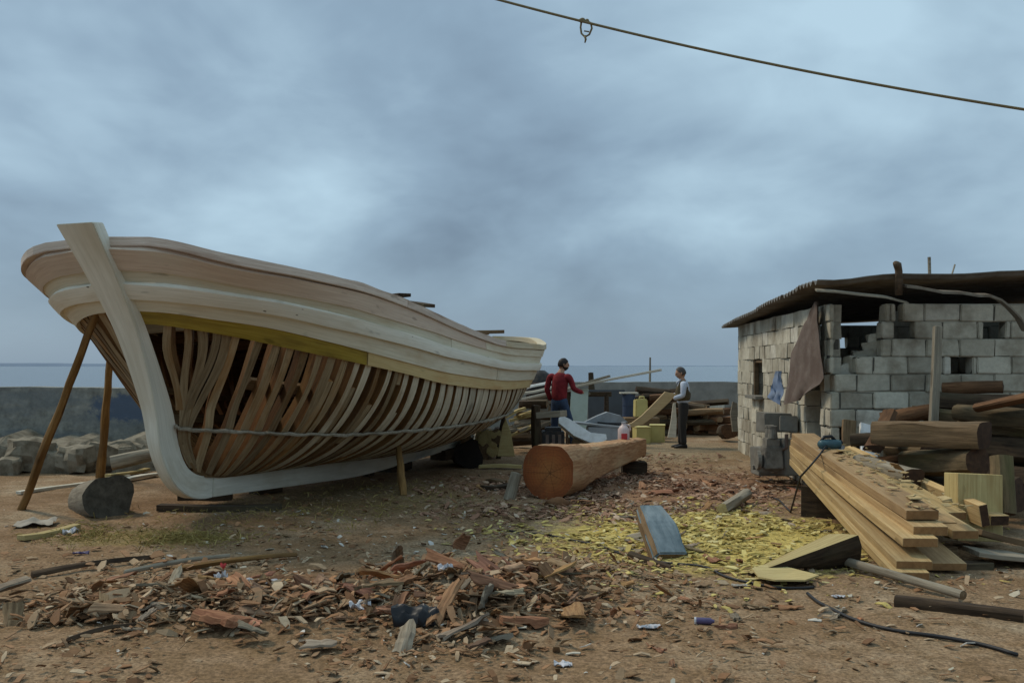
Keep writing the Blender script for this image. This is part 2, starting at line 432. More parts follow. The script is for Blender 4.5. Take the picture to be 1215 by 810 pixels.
DROPS = {'r0': ([-1.7, 8], [0, 0]),
    'r1': ([-1.677, -1.597, -1.547, -1.487, -1.3, -1.15, -1.0, -0.8, -0.4, 0.1, 0.7, 1.4, 2.2, 3.1, 4.2, 5.5, 6.8], [0.086, 0.092, 0.098, 0.102, 0.107, 0.116, 0.124, 0.136, 0.146, 0.162, 0.18, 0.17, 0.142, 0.12, 0.101, 0.108, 0.11]),
    'w0': ([-1.589, -1.509, -1.459, -1.399, -1.3, -1.15, -1.0, -0.8, -0.4, 0.1, 0.7, 1.4, 2.2, 3.1, 4.2, 5.5, 6.8], [0.155, 0.161, 0.167, 0.171, 0.173, 0.179, 0.186, 0.195, 0.218, 0.25, 0.271, 0.272, 0.268, 0.232, 0.212, 0.222, 0.226]),
    'w1': ([-1.469, -1.389, -1.339, -1.279, -1.15, -1.0, -0.8, -0.4, 0.1, 0.7, 1.4, 2.2, 3.1, 4.2, 5.5, 6.8], [0.262, 0.268, 0.274, 0.278, 0.285, 0.293, 0.304, 0.335, 0.385, 0.411, 0.414, 0.404, 0.357, 0.329, 0.331, 0.33]),
    'p1': ([-1.407, -1.327, -1.277, -1.217, -1.0, -0.8, -0.4, 0.1, 0.7, 1.4, 2.2, 3.1, 4.2, 5.5, 6.8], [0.354, 0.36, 0.366, 0.38, 0.417, 0.438, 0.475, 0.537, 0.582, 0.601, 0.593, 0.547, 0.504, 0.492, 0.494]),
    'p2': ([-1.372, -1.292, -1.242, -1.182, -1.0, -0.8, -0.4, 0.1, 0.7, 1.4, 2.2, 3.1, 4.2, 5.5, 6.8], [0.419, 0.434, 0.454, 0.477, 0.527, 0.566, 0.625, 0.685, 0.721, 0.731, 0.735, 0.695, 0.644, 0.623, 0.628])}
def drop(k, s): return smooth_interp(s, *DROPS[k])
def tau_d(k, s): return 1 - drop(k, s) / (zs(s) - zk(s))

_en = {}
def ends(k0, k1, kk):
    key = (k0, k1, round(kk, 4))
    if key not in _en:
        t = lambda s: lerp(tau_d(k0, s), tau_d(k1, s), kk)
        a, b = -1.4, 8.2
        for _ in range(60): a = .6 * a + .4 * S0(min(t(a), 1.1)); b = .6 * b + .4 * S1(t(b))
        _en[key] = (a, b)
    return _en[key]
def strake(name, k0, k1, side, t, mat, parent, u0=0, u1=1, off0=0., N_=72, bulge=.0, taper0=0, taper1=0):
    """one plank of the side between two drop lines, from u0 to u1 of its length"""
    mb = MB(); no = 4; rows = []; arcs = []; arc = 0; last = None
    for i in range(N_ + 1):
        u = u0 + (u1 - u0) * i / N_
        uu = .5 - .5 * math.cos(math.pi * u); uu = .35 * u + .65 * uu
        row_o = []; row_i = []
        for j in range(no):
            kk = j / (no - 1)
            if taper1 and u > u1 - taper1: kk = kk * max(.02, (u1 - u) / taper1) if False else kk
            tm = .5
            # level of this row at the ends, solved against the stem and stern
            sg = 3.0
            s_lo = -2.0; s_hi = 9
            a, b = ends(k0, k1, kk)
            s = a + (b - a) * uu
            s = a - 1e-4 if i == 0 and u0 == 0 else min(max(s, a + .002), b - .002)
            tau = lerp(tau_d(k0, s), tau_d(k1, s), kk)
            o = off0 + t * (1 - bulge * (2 * kk - 1) ** 2)
            row_o.append(HP(s, tau, side, o)); row_i.append(HP(s, tau, side, off0 - .004))
        c = row_o[1]
        if last is not None: arc += (c - last).length
        last = c; arcs.append(arc)
        rows.append(row_o + row_i[::-1])
    wv = [0, .12, .24, .36, .4, .5, .6, .7, .76]
    mb.grid(rows, closed_v=True, uvs=lambda i, j: (arcs[min(i, N_)], wv[j] * .6))
    mb.poly(rows[0]); mb.poly(rows[-1][::-1])
    return mb.build(name, mat, parent, smooth=True, angle=35)

boat = thing('wooden_boat', 'large unfinished wooden boat with bare ribs and pale upper planking', 'boat', (0, 0, 0))
def bpart(o, label=None):
    if label: o['label'] = label
    return o
# stem and forefoot, one grown timber
OUT = [(-1.91, 2.97), (-1.53, 2.45), (-1.21, 1.935), (-.93, 1.254), (-.83, .816), (-.71, .56), (-.545, .364), (-.33, .235), (-.115, .19), (.05, .188)]
INN = [(-1.72, 2.995), (-1.385, 2.47), (-1.045, 1.95), (-.675, 1.27), (-.53, .84), (-.45, .66), (-.35, .54), (-.20, .462), (-.05, .43), (.06, .418)]
WID = [.43, .345, .27, .19, .155, .15, .15, .15, .15, .15]
idx = list(range(10)); rows = []; mb = MB()
for i in range(73):
    k = 9 * i / 72; g_ = lambda arr: smooth_interp(k, idx, arr)
    q = Vector((g_([p[0] for p in OUT]), g_([p[1] for p in OUT]))); qi = Vector((g_([p[0] for p in INN]), g_([p[1] for p in INN]))); w = g_(WID) / 2; wi = min(w, .17); qm = q.lerp(qi, .35)
    rows.append([W(q.x, -w, q.y), W(q.x, w, q.y), W(qm.x, w * .94, qm.y), W(qi.x, wi, qi.y), W(qi.x, -wi, qi.y), W(qm.x, -w * .94, qm.y)])
mb.grid(rows, closed_v=True, uvs=lambda i, j: (i * .055, j * .17)); mb.poly(rows[0]); mb.poly(rows[-1][::-1])
bpart(mb.build('stem', M['primer'], boat, bevel=.008), 'broad raked stem post of pale primed timber curving into the keel')
mb = MB(); rows = []
for i in range(41):
    s = lerp(.061, 7.95, i / 40); rows.append([W(s, -.075, smooth_interp(s, KZ_S, KZ_B)), W(s, .075, smooth_interp(s, KZ_S, KZ_B)), W(s, .075, zk(s)), W(s, -.075, zk(s))])
mb.grid(rows, closed_v=True, uvs=lambda i, j: (i * .2, j * .2)); mb.poly(rows[0]); mb.poly(rows[-1][::-1])
mb.build('keel', M['primer'], boat, bevel=.006)
mb = MB(); rows = []
for i in range(25):
    k = i / 24; z = lerp(.24, 2.2, k); tau = (z - .49) / (zs(8.2) - .49); s = S1(max(0, tau)) + .02 if z > .49 else 7.57
    rows.append([W(s - .16, -.07, z), W(s - .16, .07, z), W(s + .06, .07, z), W(s + .06, -.07, z)])
mb.grid(rows, closed_v=True, uvs=lambda i, j: (i * .1, j * .2)); mb.poly(rows[0]); mb.poly(rows[-1][::-1])
mb.build('sternpost', M['primer'], boat, bevel=.006)
mb = MB(); rows = []
for i in range(31):
    s = lerp(-.1, 7.5, i / 30); z = zk(s) + .10; rows.append([W(s, -.1, z - .11), W(s, .1, z - .11), W(s, .1, z + .06), W(s, -.1, z + .06)])
mb.grid(rows, closed_v=True, uvs=lambda i, j: (i * .2, j * .2)); mb.poly(rows[0]); mb.poly(rows[-1][::-1])
mb.build('keelson', M['inner'], boat)

# ribs: one per side at each station, the forward ones canted with their heads towards the bow
def cant(st_): return .64 * min(1, max(0, (1.4 - st_) / 1.9))
def rib(st_, side, seed):
    rng = random.Random(seed); mb = MB(); rows = []; hw = (.040 if st_ < 1.0 else lerp(.040, .096, min(1, (st_ - 1.2) / 2))) + rng.uniform(-.004, .007); td = .115
    c = cant(st_); sb = st_ + .72 * c; sof = lambda tau: sb - c * tau
    if st_ < -.72:      # frames beside the stem follow its curve
        dd = st_ - S0(.72); sof = lambda tau: S0(tau) + dd * (lambda t: .18 + .87 * t * t * (3 - 2 * t))(min(1, max(0, (tau - .12) / .68)))
    NT = 26; taus = []
    for i in range(NT + 1):
        tau = (i / NT) ** 1.4
        if S0(tau) + .012 < sof(tau) and half(sof(tau), tau) > .092: taus.append(tau)
    if len(taus) < 8: return None
    if taus[0] > .01 and sb > 0: taus = [.004] + taus
    wob = rng.uniform(0, 9); ws = rng.uniform(.6, 1.6)
    for tau in taus:
        if tau > .97: tau -= .06
        s = sof(tau); row = []; dbs = (half(s + .02, tau) - half(s - .02, tau)) / .04; w2 = hw * (1 + .22 * noise.noise(Vector((tau * 3.5, wob, 2)))) / math.sqrt(1 + dbs * dbs)
        for ds, off in ((-w2, 0), (w2, 0), (w2, -td), (-w2, -td)):
            j = .012 * noise.noise(Vector((tau * 5 + wob, ds * 9, off * 11)))
            jj = .022 * ws * noise.noise(Vector((tau * 3 + wob, 4, seed)))
            row.append(HP(s + ds + jj, tau, side, off + j - .003))
        rows.append(row)
    ar = [0]
    for i in range(1, len(rows)): ar.append(ar[-1] + (rows[i][0] - rows[i - 1][0]).length)
    for k in range(4):
        a = [[r[k], r[(k + 1) % 4]] for r in rows]
        mb.grid(a, mi=0 if k == 0 else 1, uvs=lambda i, j, k=k: (ar[min(i, len(ar) - 1)] + seed, j * .1 + k * .15 + seed * .37))
    mb.poly(rows[0], 1); mb.poly(rows[-1][::-1], 1)
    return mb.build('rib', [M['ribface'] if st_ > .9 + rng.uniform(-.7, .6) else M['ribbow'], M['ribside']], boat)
st = []; rst = random.Random(12); s = -.7
st += [S0(.72) + d_ for d_ in (.035, .085, .14, .20, .27, .345, .42, .50) if S0(.72) + d_ < -.76]
while s < 8.1:
    st.append(s + rst.uniform(-.022, .022)); s += .155 if s < .3 else .19 if s < 1.5 else .235 if s < 2.4 else .262
for i, s in enumerate(st):
    for side in (1, -1): rib(s, side, i * 2 + (side > 0))
# extra short futtocks beside some of the forward ribs
def futtock(st_, t0, t1, side, seed):
    mb = MB(); rows = []; hw = .036
    for i in range(9):
        tau = lerp(t0, t1, i / 8); s = st_ + .72 * cant(st_) - cant(st_) * tau; rows.append([HP(s + ds, tau, side, off) for ds, off in ((-hw, -.005), (hw, -.005), (hw, -.11), (-hw, -.11))])
    for k in range(4):
        mb.grid([[r[k], r[(k + 1) % 4]] for r in rows], mi=0 if k == 0 else 1, uvs=lambda i, j, k=k: (i * .12 + seed, j * .1 + k * .15))
    mb.poly(rows[0], 1); mb.poly(rows[-1][::-1], 1)
    mb.build('futtock', [M['ribface'] if st_ > 1.5 else M['ribbow'], M['ribside']], boat)
rng = random.Random(5)
for i, s in enumerate(st):
    if -.35 < s < 1.9 and rng.random() < .5:
        if rng.random() < .6: futtock(s + rng.uniform(.06, .085), rng.uniform(.06, .2), rng.uniform(.36, .55), 1, i)
        else: futtock(s + rng.uniform(.06, .085), rng.uniform(.42, .55), .8, 1, i)
    if -.3 < s < 3 and rng.random() < .5: futtock(s + .075, rng.uniform(.08, .2), rng.uniform(.36, .6), -1, i + 60)
# upper planking, both sides
for side in (1, -1):
    strake('wale', 'w0', 'w1', side, .088, M['wale'], boat, bulge=.06)
    strake('side_plank', 'w1', 'p1', side, .042, M['cream'], boat, 0, .56); strake('side_plank', 'w1', 'p1', side, .042, M['cream'], boat, .5615, 1)
strake('bulwark_plank', 'r1', 'w0', 1, .035, M['cream'], boat, 0, .43); strake('bulwark_plank', 'r1', 'w0', 1, .0365, M['cream'], boat, .431, 1)
strake('sheer_plank', 'r0', 'r1', 1, .05, M['pink'], boat, 0, .52); bpart(strake('sheer_plank', 'r0', 'r1', 1, .05, M['cream'], boat, .521, 1), 'cream sheer plank around the stern')
strake('bulwark_plank', 'r1', 'w0', -1, .035, M['cream'], boat); strake('sheer_plank', 'r0', 'r1', -1, .05, M['pink'], boat)
bpart(strake('lower_plank', 'p1', 'p2', 1, .028, M['yellow'], boat, 0.0, .265), 'yellow treated plank under the bow planking')
bpart(strake('lower_plank', 'p1', 'p2', 1, .028, M['tan'], boat, .267, 1), 'pale tan plank under the aft planking')
strake('lower_plank', 'p1', 'p2', -1, .036, M['cream'], boat, .4, 1)
# cap rail
for side in (1, -1):
    mb = MB(); rows = []; ar = 0; arcs = []; last = None; n_ = 90
    a, b = S0(1.0) - 1e-4, S1(1.0) - .004
    for i in range(n_ + 1):
        u = i / n_; uu = .35 * u + .65 * (.5 - .5 * math.cos(math.pi * u)); s = a + (b - a) * uu
        p = HP(s, 1, side); o = HP(s, .999, side, 1) - HP(s, .999, side, 0); o.z = 0
        o = o.normalized() if o.length > 1e-6 else NX * side
        o = o * min(1, .15 + (s - a) / .12)
        h = .09 + .016 * noise.noise(Vector((s * 2.3, side, 0)))
        rows.append([p + o * .075 + Vector((0, 0, .0)), p + o * .075 + Vector((0, 0, h)), p - o * .10 + Vector((0, 0, h)), p - o * .10])
        if last is not None: ar += (p - last).length
        last = p; arcs.append(ar)
    for i0, i1, mt in ((0, 30, 'rail'), (30, 52, 'rail'), (52, 90, 'railcream')):
        mb = MB(); rr = [list(q) for q in rows[i0:i1 + 1]]; d_ = (rr[1][0] - rr[0][0]).normalized() * .003; rr[0] = [q + d_ for q in rr[0]]
        mb.grid(rr, closed_v=True, uvs=lambda i, j: (arcs[min(i + i0, n_)], j * .13)); mb.poly(rr[0]); mb.poly(rr[-1][::-1])
        mb.build('cap_rail', M[mt], boat, bevel=.006)
# inner clamps, stringers, beams
def stringer(name, t0, t1, side, s0, s1, off, mat, th=.05):
    mb = MB(); rows = []
    for i in range(41):
        s = lerp(s0, s1, i / 40)
        rows.append([HP(s, t0, side, off), HP(s, t1, side, off), HP(s, t1, side, off - th), HP(s, t0, side, off - th)])
    mb.grid(rows, closed_v=True, uvs=lambda i, j: (i * .2, j * .15)); mb.poly(rows[0]); mb.poly(rows[-1][::-1])
    return mb.build(name, mat, boat)
for side in (1, -1):
    stringer('beam_shelf', .74, .83, side, -.9, 7.9, -.118, M['inner'])
    stringer('stringer', .42, .47, side, -.3, 7.4, -.118, M['inner'])
    stringer('stringer', .22, .28, side, .1, 7.0, -.118, M['inner'])
for s in (-.75, -.1, .55, 1.3, 2.1, 3.0, 4.0, 5.0, 6.0, 6.9, 7.6):
    mb = MB(); b = half(s, .84) - .14; z = zk(s) + (zs(s) - zk(s)) * .86; rows = []
    for i in range(9):
        y = lerp(-b, b, i / 8); c = .07 * (1 - (y / b) ** 2)
        rows.append([W(s - .05, y, z - .12 + c), W(s + .05, y, z - .12 + c), W(s + .05, y, z + c), W(s - .05, y, z + c)])
    mb.grid(rows, closed_v=True, uvs=lambda i, j: (i * .2, j * .1)); mb.poly(rows[0]); mb.poly(rows[-1][::-1])
    mb.build('deck_beam', M['inner'], boat)

mb = MB(); rows = []
for i in range(41):
    s = lerp(.7, 7.7, i / 40); b = max(.05, half(s, .84) - .13); z = zk(s) + (zs(s) - zk(s)) * .86
    rows.append([W(s, b * y, z + .07 * (1 - y * y) + .004) for y in (-1, -.6, -.2, .2, .6, 1)] + [W(s, b * y, z + .07 * (1 - y * y) + .034) for y in (1, .6, .2, -.2, -.6, -1)])
mb.grid(rows, closed_v=True, uvs=lambda i, j: (i * .2, j * .3)); mb.poly(rows[0]); mb.poly(rows[-1][::-1])
mb.build('shading_deck', M['inner'], boat)  # unseen deck added so the hull interior stays dark

def surf_at(px, py, side=1, guess=(2., .3), off=0.):
    """hull station and level seen at a photograph position"""
    s, t = guess; best = None
    for it in range(60):
        p = HP(s, t, side, off); q = proj(p); ex, ey = px - q[0], py - q[1]
        if abs(ex) + abs(ey) < .3: break
        e = .01; qs = proj(HP(s + e, t, side, off)); qt = proj(HP(s, t + e, side, off))
        a, b_, c, d = (qs[0] - q[0]) / e, (qt[0] - q[0]) / e, (qs[1] - q[1]) / e, (qt[1] - q[1]) / e
        det = a * d - b_ * c
        if abs(det) < 1e-6: break
        ds = (ex * d - ey * b_) / det; dt = (a * ey - c * ex) / det
        s += max(-.3, min(.3, ds)); t += max(-.08, min(.08, dt)); t = max(.02, min(.98, t)); s = max(-1.2, min(7.8, s))
    return s, t
# temporary ribband nailed along the turn of the bilge
pts = []; g = (-.3, .3)
for px, py in ((214, 509), (260, 511), (310, 514), (360, 515.5), (410, 516), (450, 514), (490, 511), (530, 507)):
    g = surf_at(px, py, 1, g, .03); pts.append(HP(g[0], g[1], 1, .03))
if 'DBG' in globals():
    for p in pts: print('ribband', [round(x, 2) for x in p], [round(x) for x in proj(p)])
    for s in (-1.7, -1.6, -1.3, -1, -.5, 0, .5, 1, 2, 3, 4, 5, 6, 7, 7.5, 8, 8.3, 8.5):
        print('sheer', s, [round(x) for x in proj(HP(s, 1, 1))], 'far', [round(x) for x in proj(HP(s, 1, -1))], 'b', round(half(s, 1), 2), 'bot', [round(x) for x in proj(HP(s, tau_d('p2', s), 1))])
for ds in (.8, 1.6, 2.4, 3.0): pts.append(HP(min(g[0] + ds, 7.3), g[1] + .02 * ds, 1, .03))
pts = [W(-.62, .1, 1.02)] + pts
fine = []
for i in range(len(pts) - 1):
    for k in range(6): fine.append(pts[i].lerp(pts[i + 1], k / 6) + Vector((0, 0, .006 * math.sin(i * 6 + k * 2.1))))
fine.append(pts[-1])
mb = MB(); mb.tube(fine, .02, 6, wob=.5); o = mb.build('ribband', M['greywood'], boat); o['label'] = 'rough grey batten nailed along the lower ribs'
# ---------------------------------------------------------------- people
def skin_mesh(verts, edges, radii, sub=2):
    me = bpy.data.meshes.new('tmp'); me.from_pydata([Vector(v) for v in verts], edges, []); o = bpy.data.objects.new('tmp', me); COL.objects.link(o)
    md = o.modifiers.new('s', 'SKIN'); md.use_smooth_shade = True
    for v, r in zip(me.skin_vertices[0].data, radii):
        v.radius = r if hasattr(r, '__len__') else (r, r)
    me.skin_vertices[0].data[0].use_root = True
    sb = o.modifiers.new('u', 'SUBSURF'); sb.levels = sub; sb.render_levels = sub
    bpy.context.view_layer.update()
    out = bpy.data.meshes.new_from_object(o.evaluated_get(bpy.context.evaluated_depsgraph_get()))
    bpy.data.objects.remove(o); return out
def fuse(meshes, name, mats, parent, voxel=.008, matfn=None):
    bm = bmesh.new()
    for m in meshes: bm.from_mesh(m)
    me = bpy.data.meshes.new(name); bm.to_mesh(me); bm.free()
    o = bpy.data.objects.new('tmp', me); COL.objects.link(o)
    r = o.modifiers.new('r', 'REMESH'); r.mode = 'VOXEL'; r.voxel_size = voxel; r.use_smooth_shade = True
    sm = o.modifiers.new('m', 'SMOOTH'); sm.iterations = 2; sm.factor = .4
    bpy.context.view_layer.update()
    out = bpy.data.meshes.new_from_object(o.evaluated_get(bpy.context.evaluated_depsgraph_get())); bpy.data.objects.remove(o)
    out.materials.clear()
    for m in mats: out.materials.append(m)
    for p in out.polygons:
        p.use_smooth = True
        p.material_index = matfn(p.center) if matfn else 0
    out.name = name; q = bpy.data.objects.new(name, out); COL.objects.link(q); q.parent = parent; return q
def mesh_of(mb):
    o = mb.build('tmp', M['skin']); m = o.data; bpy.data.objects.remove(o); return m

def person(label, loc, rz, J, hairmat, cloth, beard=False, vest=None, short_hair=False):
    """J: joints in metres, x forward, y to the left, z up"""
    root = thing('person', label, 'person', loc, rz); V = {k: Vector(v) for k, v in J.items() if isinstance(v, tuple)}
    H = V['head']; face = V.get('face', Vector((1, 0, 0))).normalized()
    hm = Matrix.Rotation(math.atan2(face.y, face.x), 3, 'Z') @ Matrix.Rotation(J.get('nod', .1), 3, 'Y')
    parts = []
    parts.append(skin_mesh([V['hip'], V['waist'], V['chest'], V['chest'].lerp(V['neck'], .6), V['neck'], H + Vector((0, 0, -.05)), H], [(i, i + 1) for i in range(6)], [(.135, .10), (.125, .095), (.15, .105), (.115, .085), .058, .055, .06], 2))
    for sd in ('l', 'r'):
        parts.append(skin_mesh([V['chest'].lerp(V['sh' + sd], .4) + Vector((0, 0, .02)), V['sh' + sd], V['el' + sd], V['wr' + sd]], [(0, 1), (1, 2), (2, 3)], [.06, .058, .043, .031], 2))
        parts.append(skin_mesh([V['hip'].lerp(V['th' + sd], .5), V['th' + sd], V['kn' + sd], V['an' + sd]], [(0, 1), (1, 2), (2, 3)], [.08, .088, .058, .04], 2))
    # head
    mb = MB(); rows = []
    for i in range(17):
        th = math.pi * i / 16; row = []
        for j in range(24):
            ph = 2 * math.pi * j / 24; d = Vector((math.sin(th) * math.cos(ph), math.sin(th) * math.sin(ph), math.cos(th)))
            p = Vector((d.x * .098, d.y * .077, d.z * .118))
            if d.z < 0: p.x += .012 * -d.z * (d.x > 0); p.y *= 1 - .28 * d.z * d.z
            fr = max(0, d.x) ** 3
            p.x += .03 * fr * math.exp(-((d.z + .1) / .17) ** 2 - (d.y / .16) ** 2)      # nose
            p.x += .008 * fr * math.exp(-((d.z - .22) / .12) ** 2)                        # brow
            for sy in (-1, 1): p.x -= .012 * fr * math.exp(-((d.z - .07) / .1) ** 2 - ((d.y - sy * .36) / .16) ** 2)
            p.x += .008 * fr * math.exp(-((d.z + .48) / .08) ** 2 - (d.y / .3) ** 2) + .012 * fr * math.exp(-((d.z + .85) / .15) ** 2)
            row.append(H + hm @ p)
        rows.append(row)
    mb.grid(rows, closed_v=True)
    for sy in (-1, 1): mb.ball(H + hm @ Vector((-.005, sy * .08, -.005)), (.02, .01, .032), 10, 6)
    parts.append(mesh_of(mb))
    # hands: palm, four fingers, thumb
    for sd in ('l', 'r'):
        wr = V['wr' + sd]; d = (wr - V['el' + sd]).normalized(); d = (d + V.get('hd' + sd, Vector()) * 1.0).normalized()
        up = Vector((0, 0, 1)); lat = d.cross(up)
        lat = lat.normalized() if lat.length > .2 else Vector((1, 0, 0)); pn = lat.cross(d).normalized()
        if sd == 'l': tl = 1
        else: tl = -1
        mb = MB(); c = wr + d * .06
        m3 = Matrix((d, lat, pn)).transposed(); mb.box(c, (.09, .078, .026), m3)
        lens = [.062, .074, .07, .052]
        for k in range(4):
            b = c + d * .042 + lat * (.028 - .0185 * k); L = lens[k] if tl > 0 else lens[3 - k]
            cu = -pn * .55
            mb.tube([b - d * .01, b + d * L * .45, b + d * L * .75 + cu * L * .28, b + d * L * .85 + cu * L * .75], [.012, .0115, .0105, .009], 8)
        b = c - d * .02 + lat * .036 * tl
        mb.tube([b, b + lat * tl * .025 + d * .02 - pn * .008, b + lat * tl * .03 + d * .05 - pn * .022], [.0135, .0125, .011], 8)
        parts.append(mesh_of(mb))
    body = fuse(parts, 'body', [M['skin']], root, .0065)
    bm = bmesh.new(); bm.from_mesh(body.data); left = set(bm.verts); best = set()
    while left:
        st_ = [left.pop()]; comp = set(st_)
        while st_:
            for e in st_.pop().link_edges:
                for q in e.verts:
                    if q in left: left.discard(q); comp.add(q); st_.append(q)
        if len(comp) > len(best): best = comp
    bmesh.ops.delete(bm, geom=[q for q in bm.verts if q not in best], context='VERTS'); bm.to_mesh(body.data); bm.free()
    # trousers
    vs = [V['hip'] + Vector((0, 0, .03)), V['waist'] + Vector((0, 0, -.02))]; ed = [(0, 1)]; rd = [(.158, .122), (.148, .118)]
    for sd in ('l', 'r'):
        n0 = len(vs); k = V['kn' + sd]; a = V['an' + sd]; t = V['th' + sd]
        vs += [t, t.lerp(k, .5), k, k.lerp(a, .55), a + Vector((0, 0, -.02))]; rd += [.106, .092, .077, .072, .07]; ed += [(0, n0), (n0, n0 + 1), (n0 + 1, n0 + 2), (n0 + 2, n0 + 3), (n0 + 3, n0 + 4)]
    fuse([skin_mesh(vs, ed, rd, 2)], 'trousers', [cloth[1]], root, .012)
    # shirt
    bits = [skin_mesh([V['hip'] + Vector((0, 0, .03)), V['waist'], V['chest'], V['chest'].lerp(V['neck'], .6), V['neck'] + Vector((0, 0, -.01))], [(i, i + 1) for i in range(4)], [(.172, .138), (.165, .135), (.19, .145), (.150, .118), .074], 2)]
    for sd in ('l', 'r'):
        s = V['sh' + sd]; e = V['el' + sd]; w = V['wr' + sd]
        bits.append(skin_mesh([V['chest'].lerp(s, .45) + Vector((0, 0, .03)), s, s.lerp(e, .5), e, e.lerp(w, .5), e.lerp(w, .93)], [(i, i + 1) for i in range(5)], [.085, .078, .064, .057, .052, .044], 2))
    fuse(bits, 'shirt', [cloth[0]], root, .010)
    if vest:
        fuse([skin_mesh([V['chest'] + Vector((0, 0, .0)), V['waist'] + Vector((0, 0, .03)), V['hip'] + Vector((0, 0, .08)), V['chest'] + Vector((0, 0, .1)), V['chest'] + Vector((0, .13, .09)), V['chest'] + Vector((0, -.13, .09))], [(0, 1), (1, 2), (0, 3), (3, 4), (3, 5)], [(.205, .165), (.185, .152), (.186, .152), (.12, .12), .10, .10], 2)], 'vest', [vest], root, .012)
        mb = MB()
        for sy in (-1, 1):
            a = V['neck'] + Vector((.03, sy * .055, 0)); mb.tube([a, V['neck'] + Vector((.10, sy * .03, -.05)), V['chest'] + Vector((.14, sy * .012, .10))], [.016, .02, .012], 6)
        mb.build('collar', cloth[0], root, smooth=True)
    # shoes
    for sd in ('l', 'r'):
        a = V['an' + sd]; f = V.get('ft' + sd, Vector((1, 0, 0))); z0 = J.get('ground', 0.)
        mb = MB(); c = Vector((a.x, a.y, z0))
        side = Vector((-f.y, f.x, 0)); rows = []
        for x, w, h in ((-.075, .02, .05), (-.06, .036, .085), (.0, .042, .095), (.07, .046, .07), (.13, .046, .052), (.18, .035, .042), (.195, .015, .025)):
            rows.append([c + f * x + side * (w * math.cos(t)) + Vector((0, 0, max(0, h * (.5 + .5 * math.sin(t))))) for t in [2 * math.pi * k / 12 for k in range(12)]])
        mb.grid(rows, closed_v=True); mb.poly(rows[0]); mb.poly(rows[-1][::-1]); mb.build('shoe', M['shoe'], root, smooth=True)
    # hair, eyes
    mb = MB(); rows = []
    for i in range(10):
        th = (math.pi * .62) * i / 9; row = []
        for j in range(24):
            ph = 2 * math.pi * j / 24
            lim = 1 - (.50 if not short_hair else .62) * max(0, math.cos(ph)) ** .6
            t2 = th * lim; d = Vector((math.sin(t2) * math.cos(ph), math.sin(t2) * math.sin(ph), math.cos(t2)))
            k = 1.09 + .05 * noise.noise(d * 5)
            row.append(H + hm @ Vector((d.x * .1 * k - .006, d.y * .08 * k, d.z * .119 * k)))
        rows.append(row)
    rows2 = [[H + (p - H) * .93 for p in r] for r in rows]
    mb.grid(rows, closed_v=True); mb.grid(rows2, closed_v=True, flip=True)
    mb.grid([rows[-1], rows2[-1]], closed_v=True)
    mb.build('hair', hairmat, root, smooth=True)
    for sy in (-1, 1):
        mb = MB(); mb.ball(H + hm @ Vector((.083, sy * .03, .008)), (.012, .014, .009), 8, 6); mb.build('eye', M['eye'], root, smooth=True)
    mb = MB(); mb.tube([H + hm @ Vector((.092, y, -.055 - .003 * abs(y) * 30)) for y in (-.028, -.01, .01, .028)], [.004, .007, .007, .004], 6)
    mb.build('moustache' if beard or vest else 'mouth', hairmat, root, smooth=True)
    if beard:
        mb = MB(); rows = []
        for j in range(13):
            ph = R(-100) + R(200) * j / 12; row = []
            for i in range(6):
                th = R(112) + R(48) * i / 5
                d = Vector((math.sin(th) * math.cos(ph), math.sin(th) * math.sin(ph), math.cos(th)))
                row.append(H + hm @ Vector((d.x * .107 + .008 * (math.cos(ph) > 0), d.y * .08, d.z * .125)))
            rows.append(row)
        mb.grid(rows); mb.grid([[H + (p - H) * .9 for p in r] for r in rows], flip=True); mb.build('beard', hairmat, root, smooth=True)
    return root

# man in red, half turned away, reaching to the right with his left... the arm nearer the bench
pm = P(664, 536, 18.6); pm.z = gh(pm.x, pm.y)
person('bearded man in red shirt and blue jeans seen from behind, reaching right', pm, R(58), dict(
    hip=(0, 0, .93), waist=(-.02, 0, 1.08), chest=(-.02, -.02, 1.34), neck=(0, -.03, 1.54), head=(.05, -.06, 1.67), face=(.62, -.78, 0), nod=.12,
    shl=(-.03, .195, 1.46), ell=(-.07, .245, 1.19), wrl=(.06, .225, .96), shr=(0, -.215, 1.45), elr=(.05, -.29, 1.19), wrr=(.20, -.43, 1.12),
    thl=(0, .09, .88), knl=(.02, .12, .50), anl=(-.05, .14, .09), thr=(0, -.09, .88), knr=(.10, -.20, .49), anr=(.10, -.27, .09)),
    M['hair'], (M['redshirt'], M['jeans']), beard=True)
po = G(811, 531)
person('older man in brown vest and pale shirt holding a curved plank', po, R(172), dict(
    hip=(0, 0, .84), waist=(.01, 0, .98), chest=(.0, 0, 1.20), neck=(.02, 0, 1.385), head=(.06, 0, 1.515), face=(1, .1, 0), nod=.3,
    shl=(0, .175, 1.31), ell=(.02, .23, 1.06), wrl=(.22, .15, 1.00), shr=(0, -.175, 1.31), elr=(.05, -.23, 1.07), wrr=(.27, -.14, 1.05),
    hdl=(0, -.3, 0), hdr=(0, .3, 0),
    thl=(0, .085, .79), knl=(.02, .09, .44), anl=(0, .095, .08), thr=(0, -.085, .79), knr=(.04, -.1, .44), anr=(.05, -.11, .08)),
    M['greyhair'], (M['paleshirt'], M['trousers']), vest=M['vest'], short_hair=True)
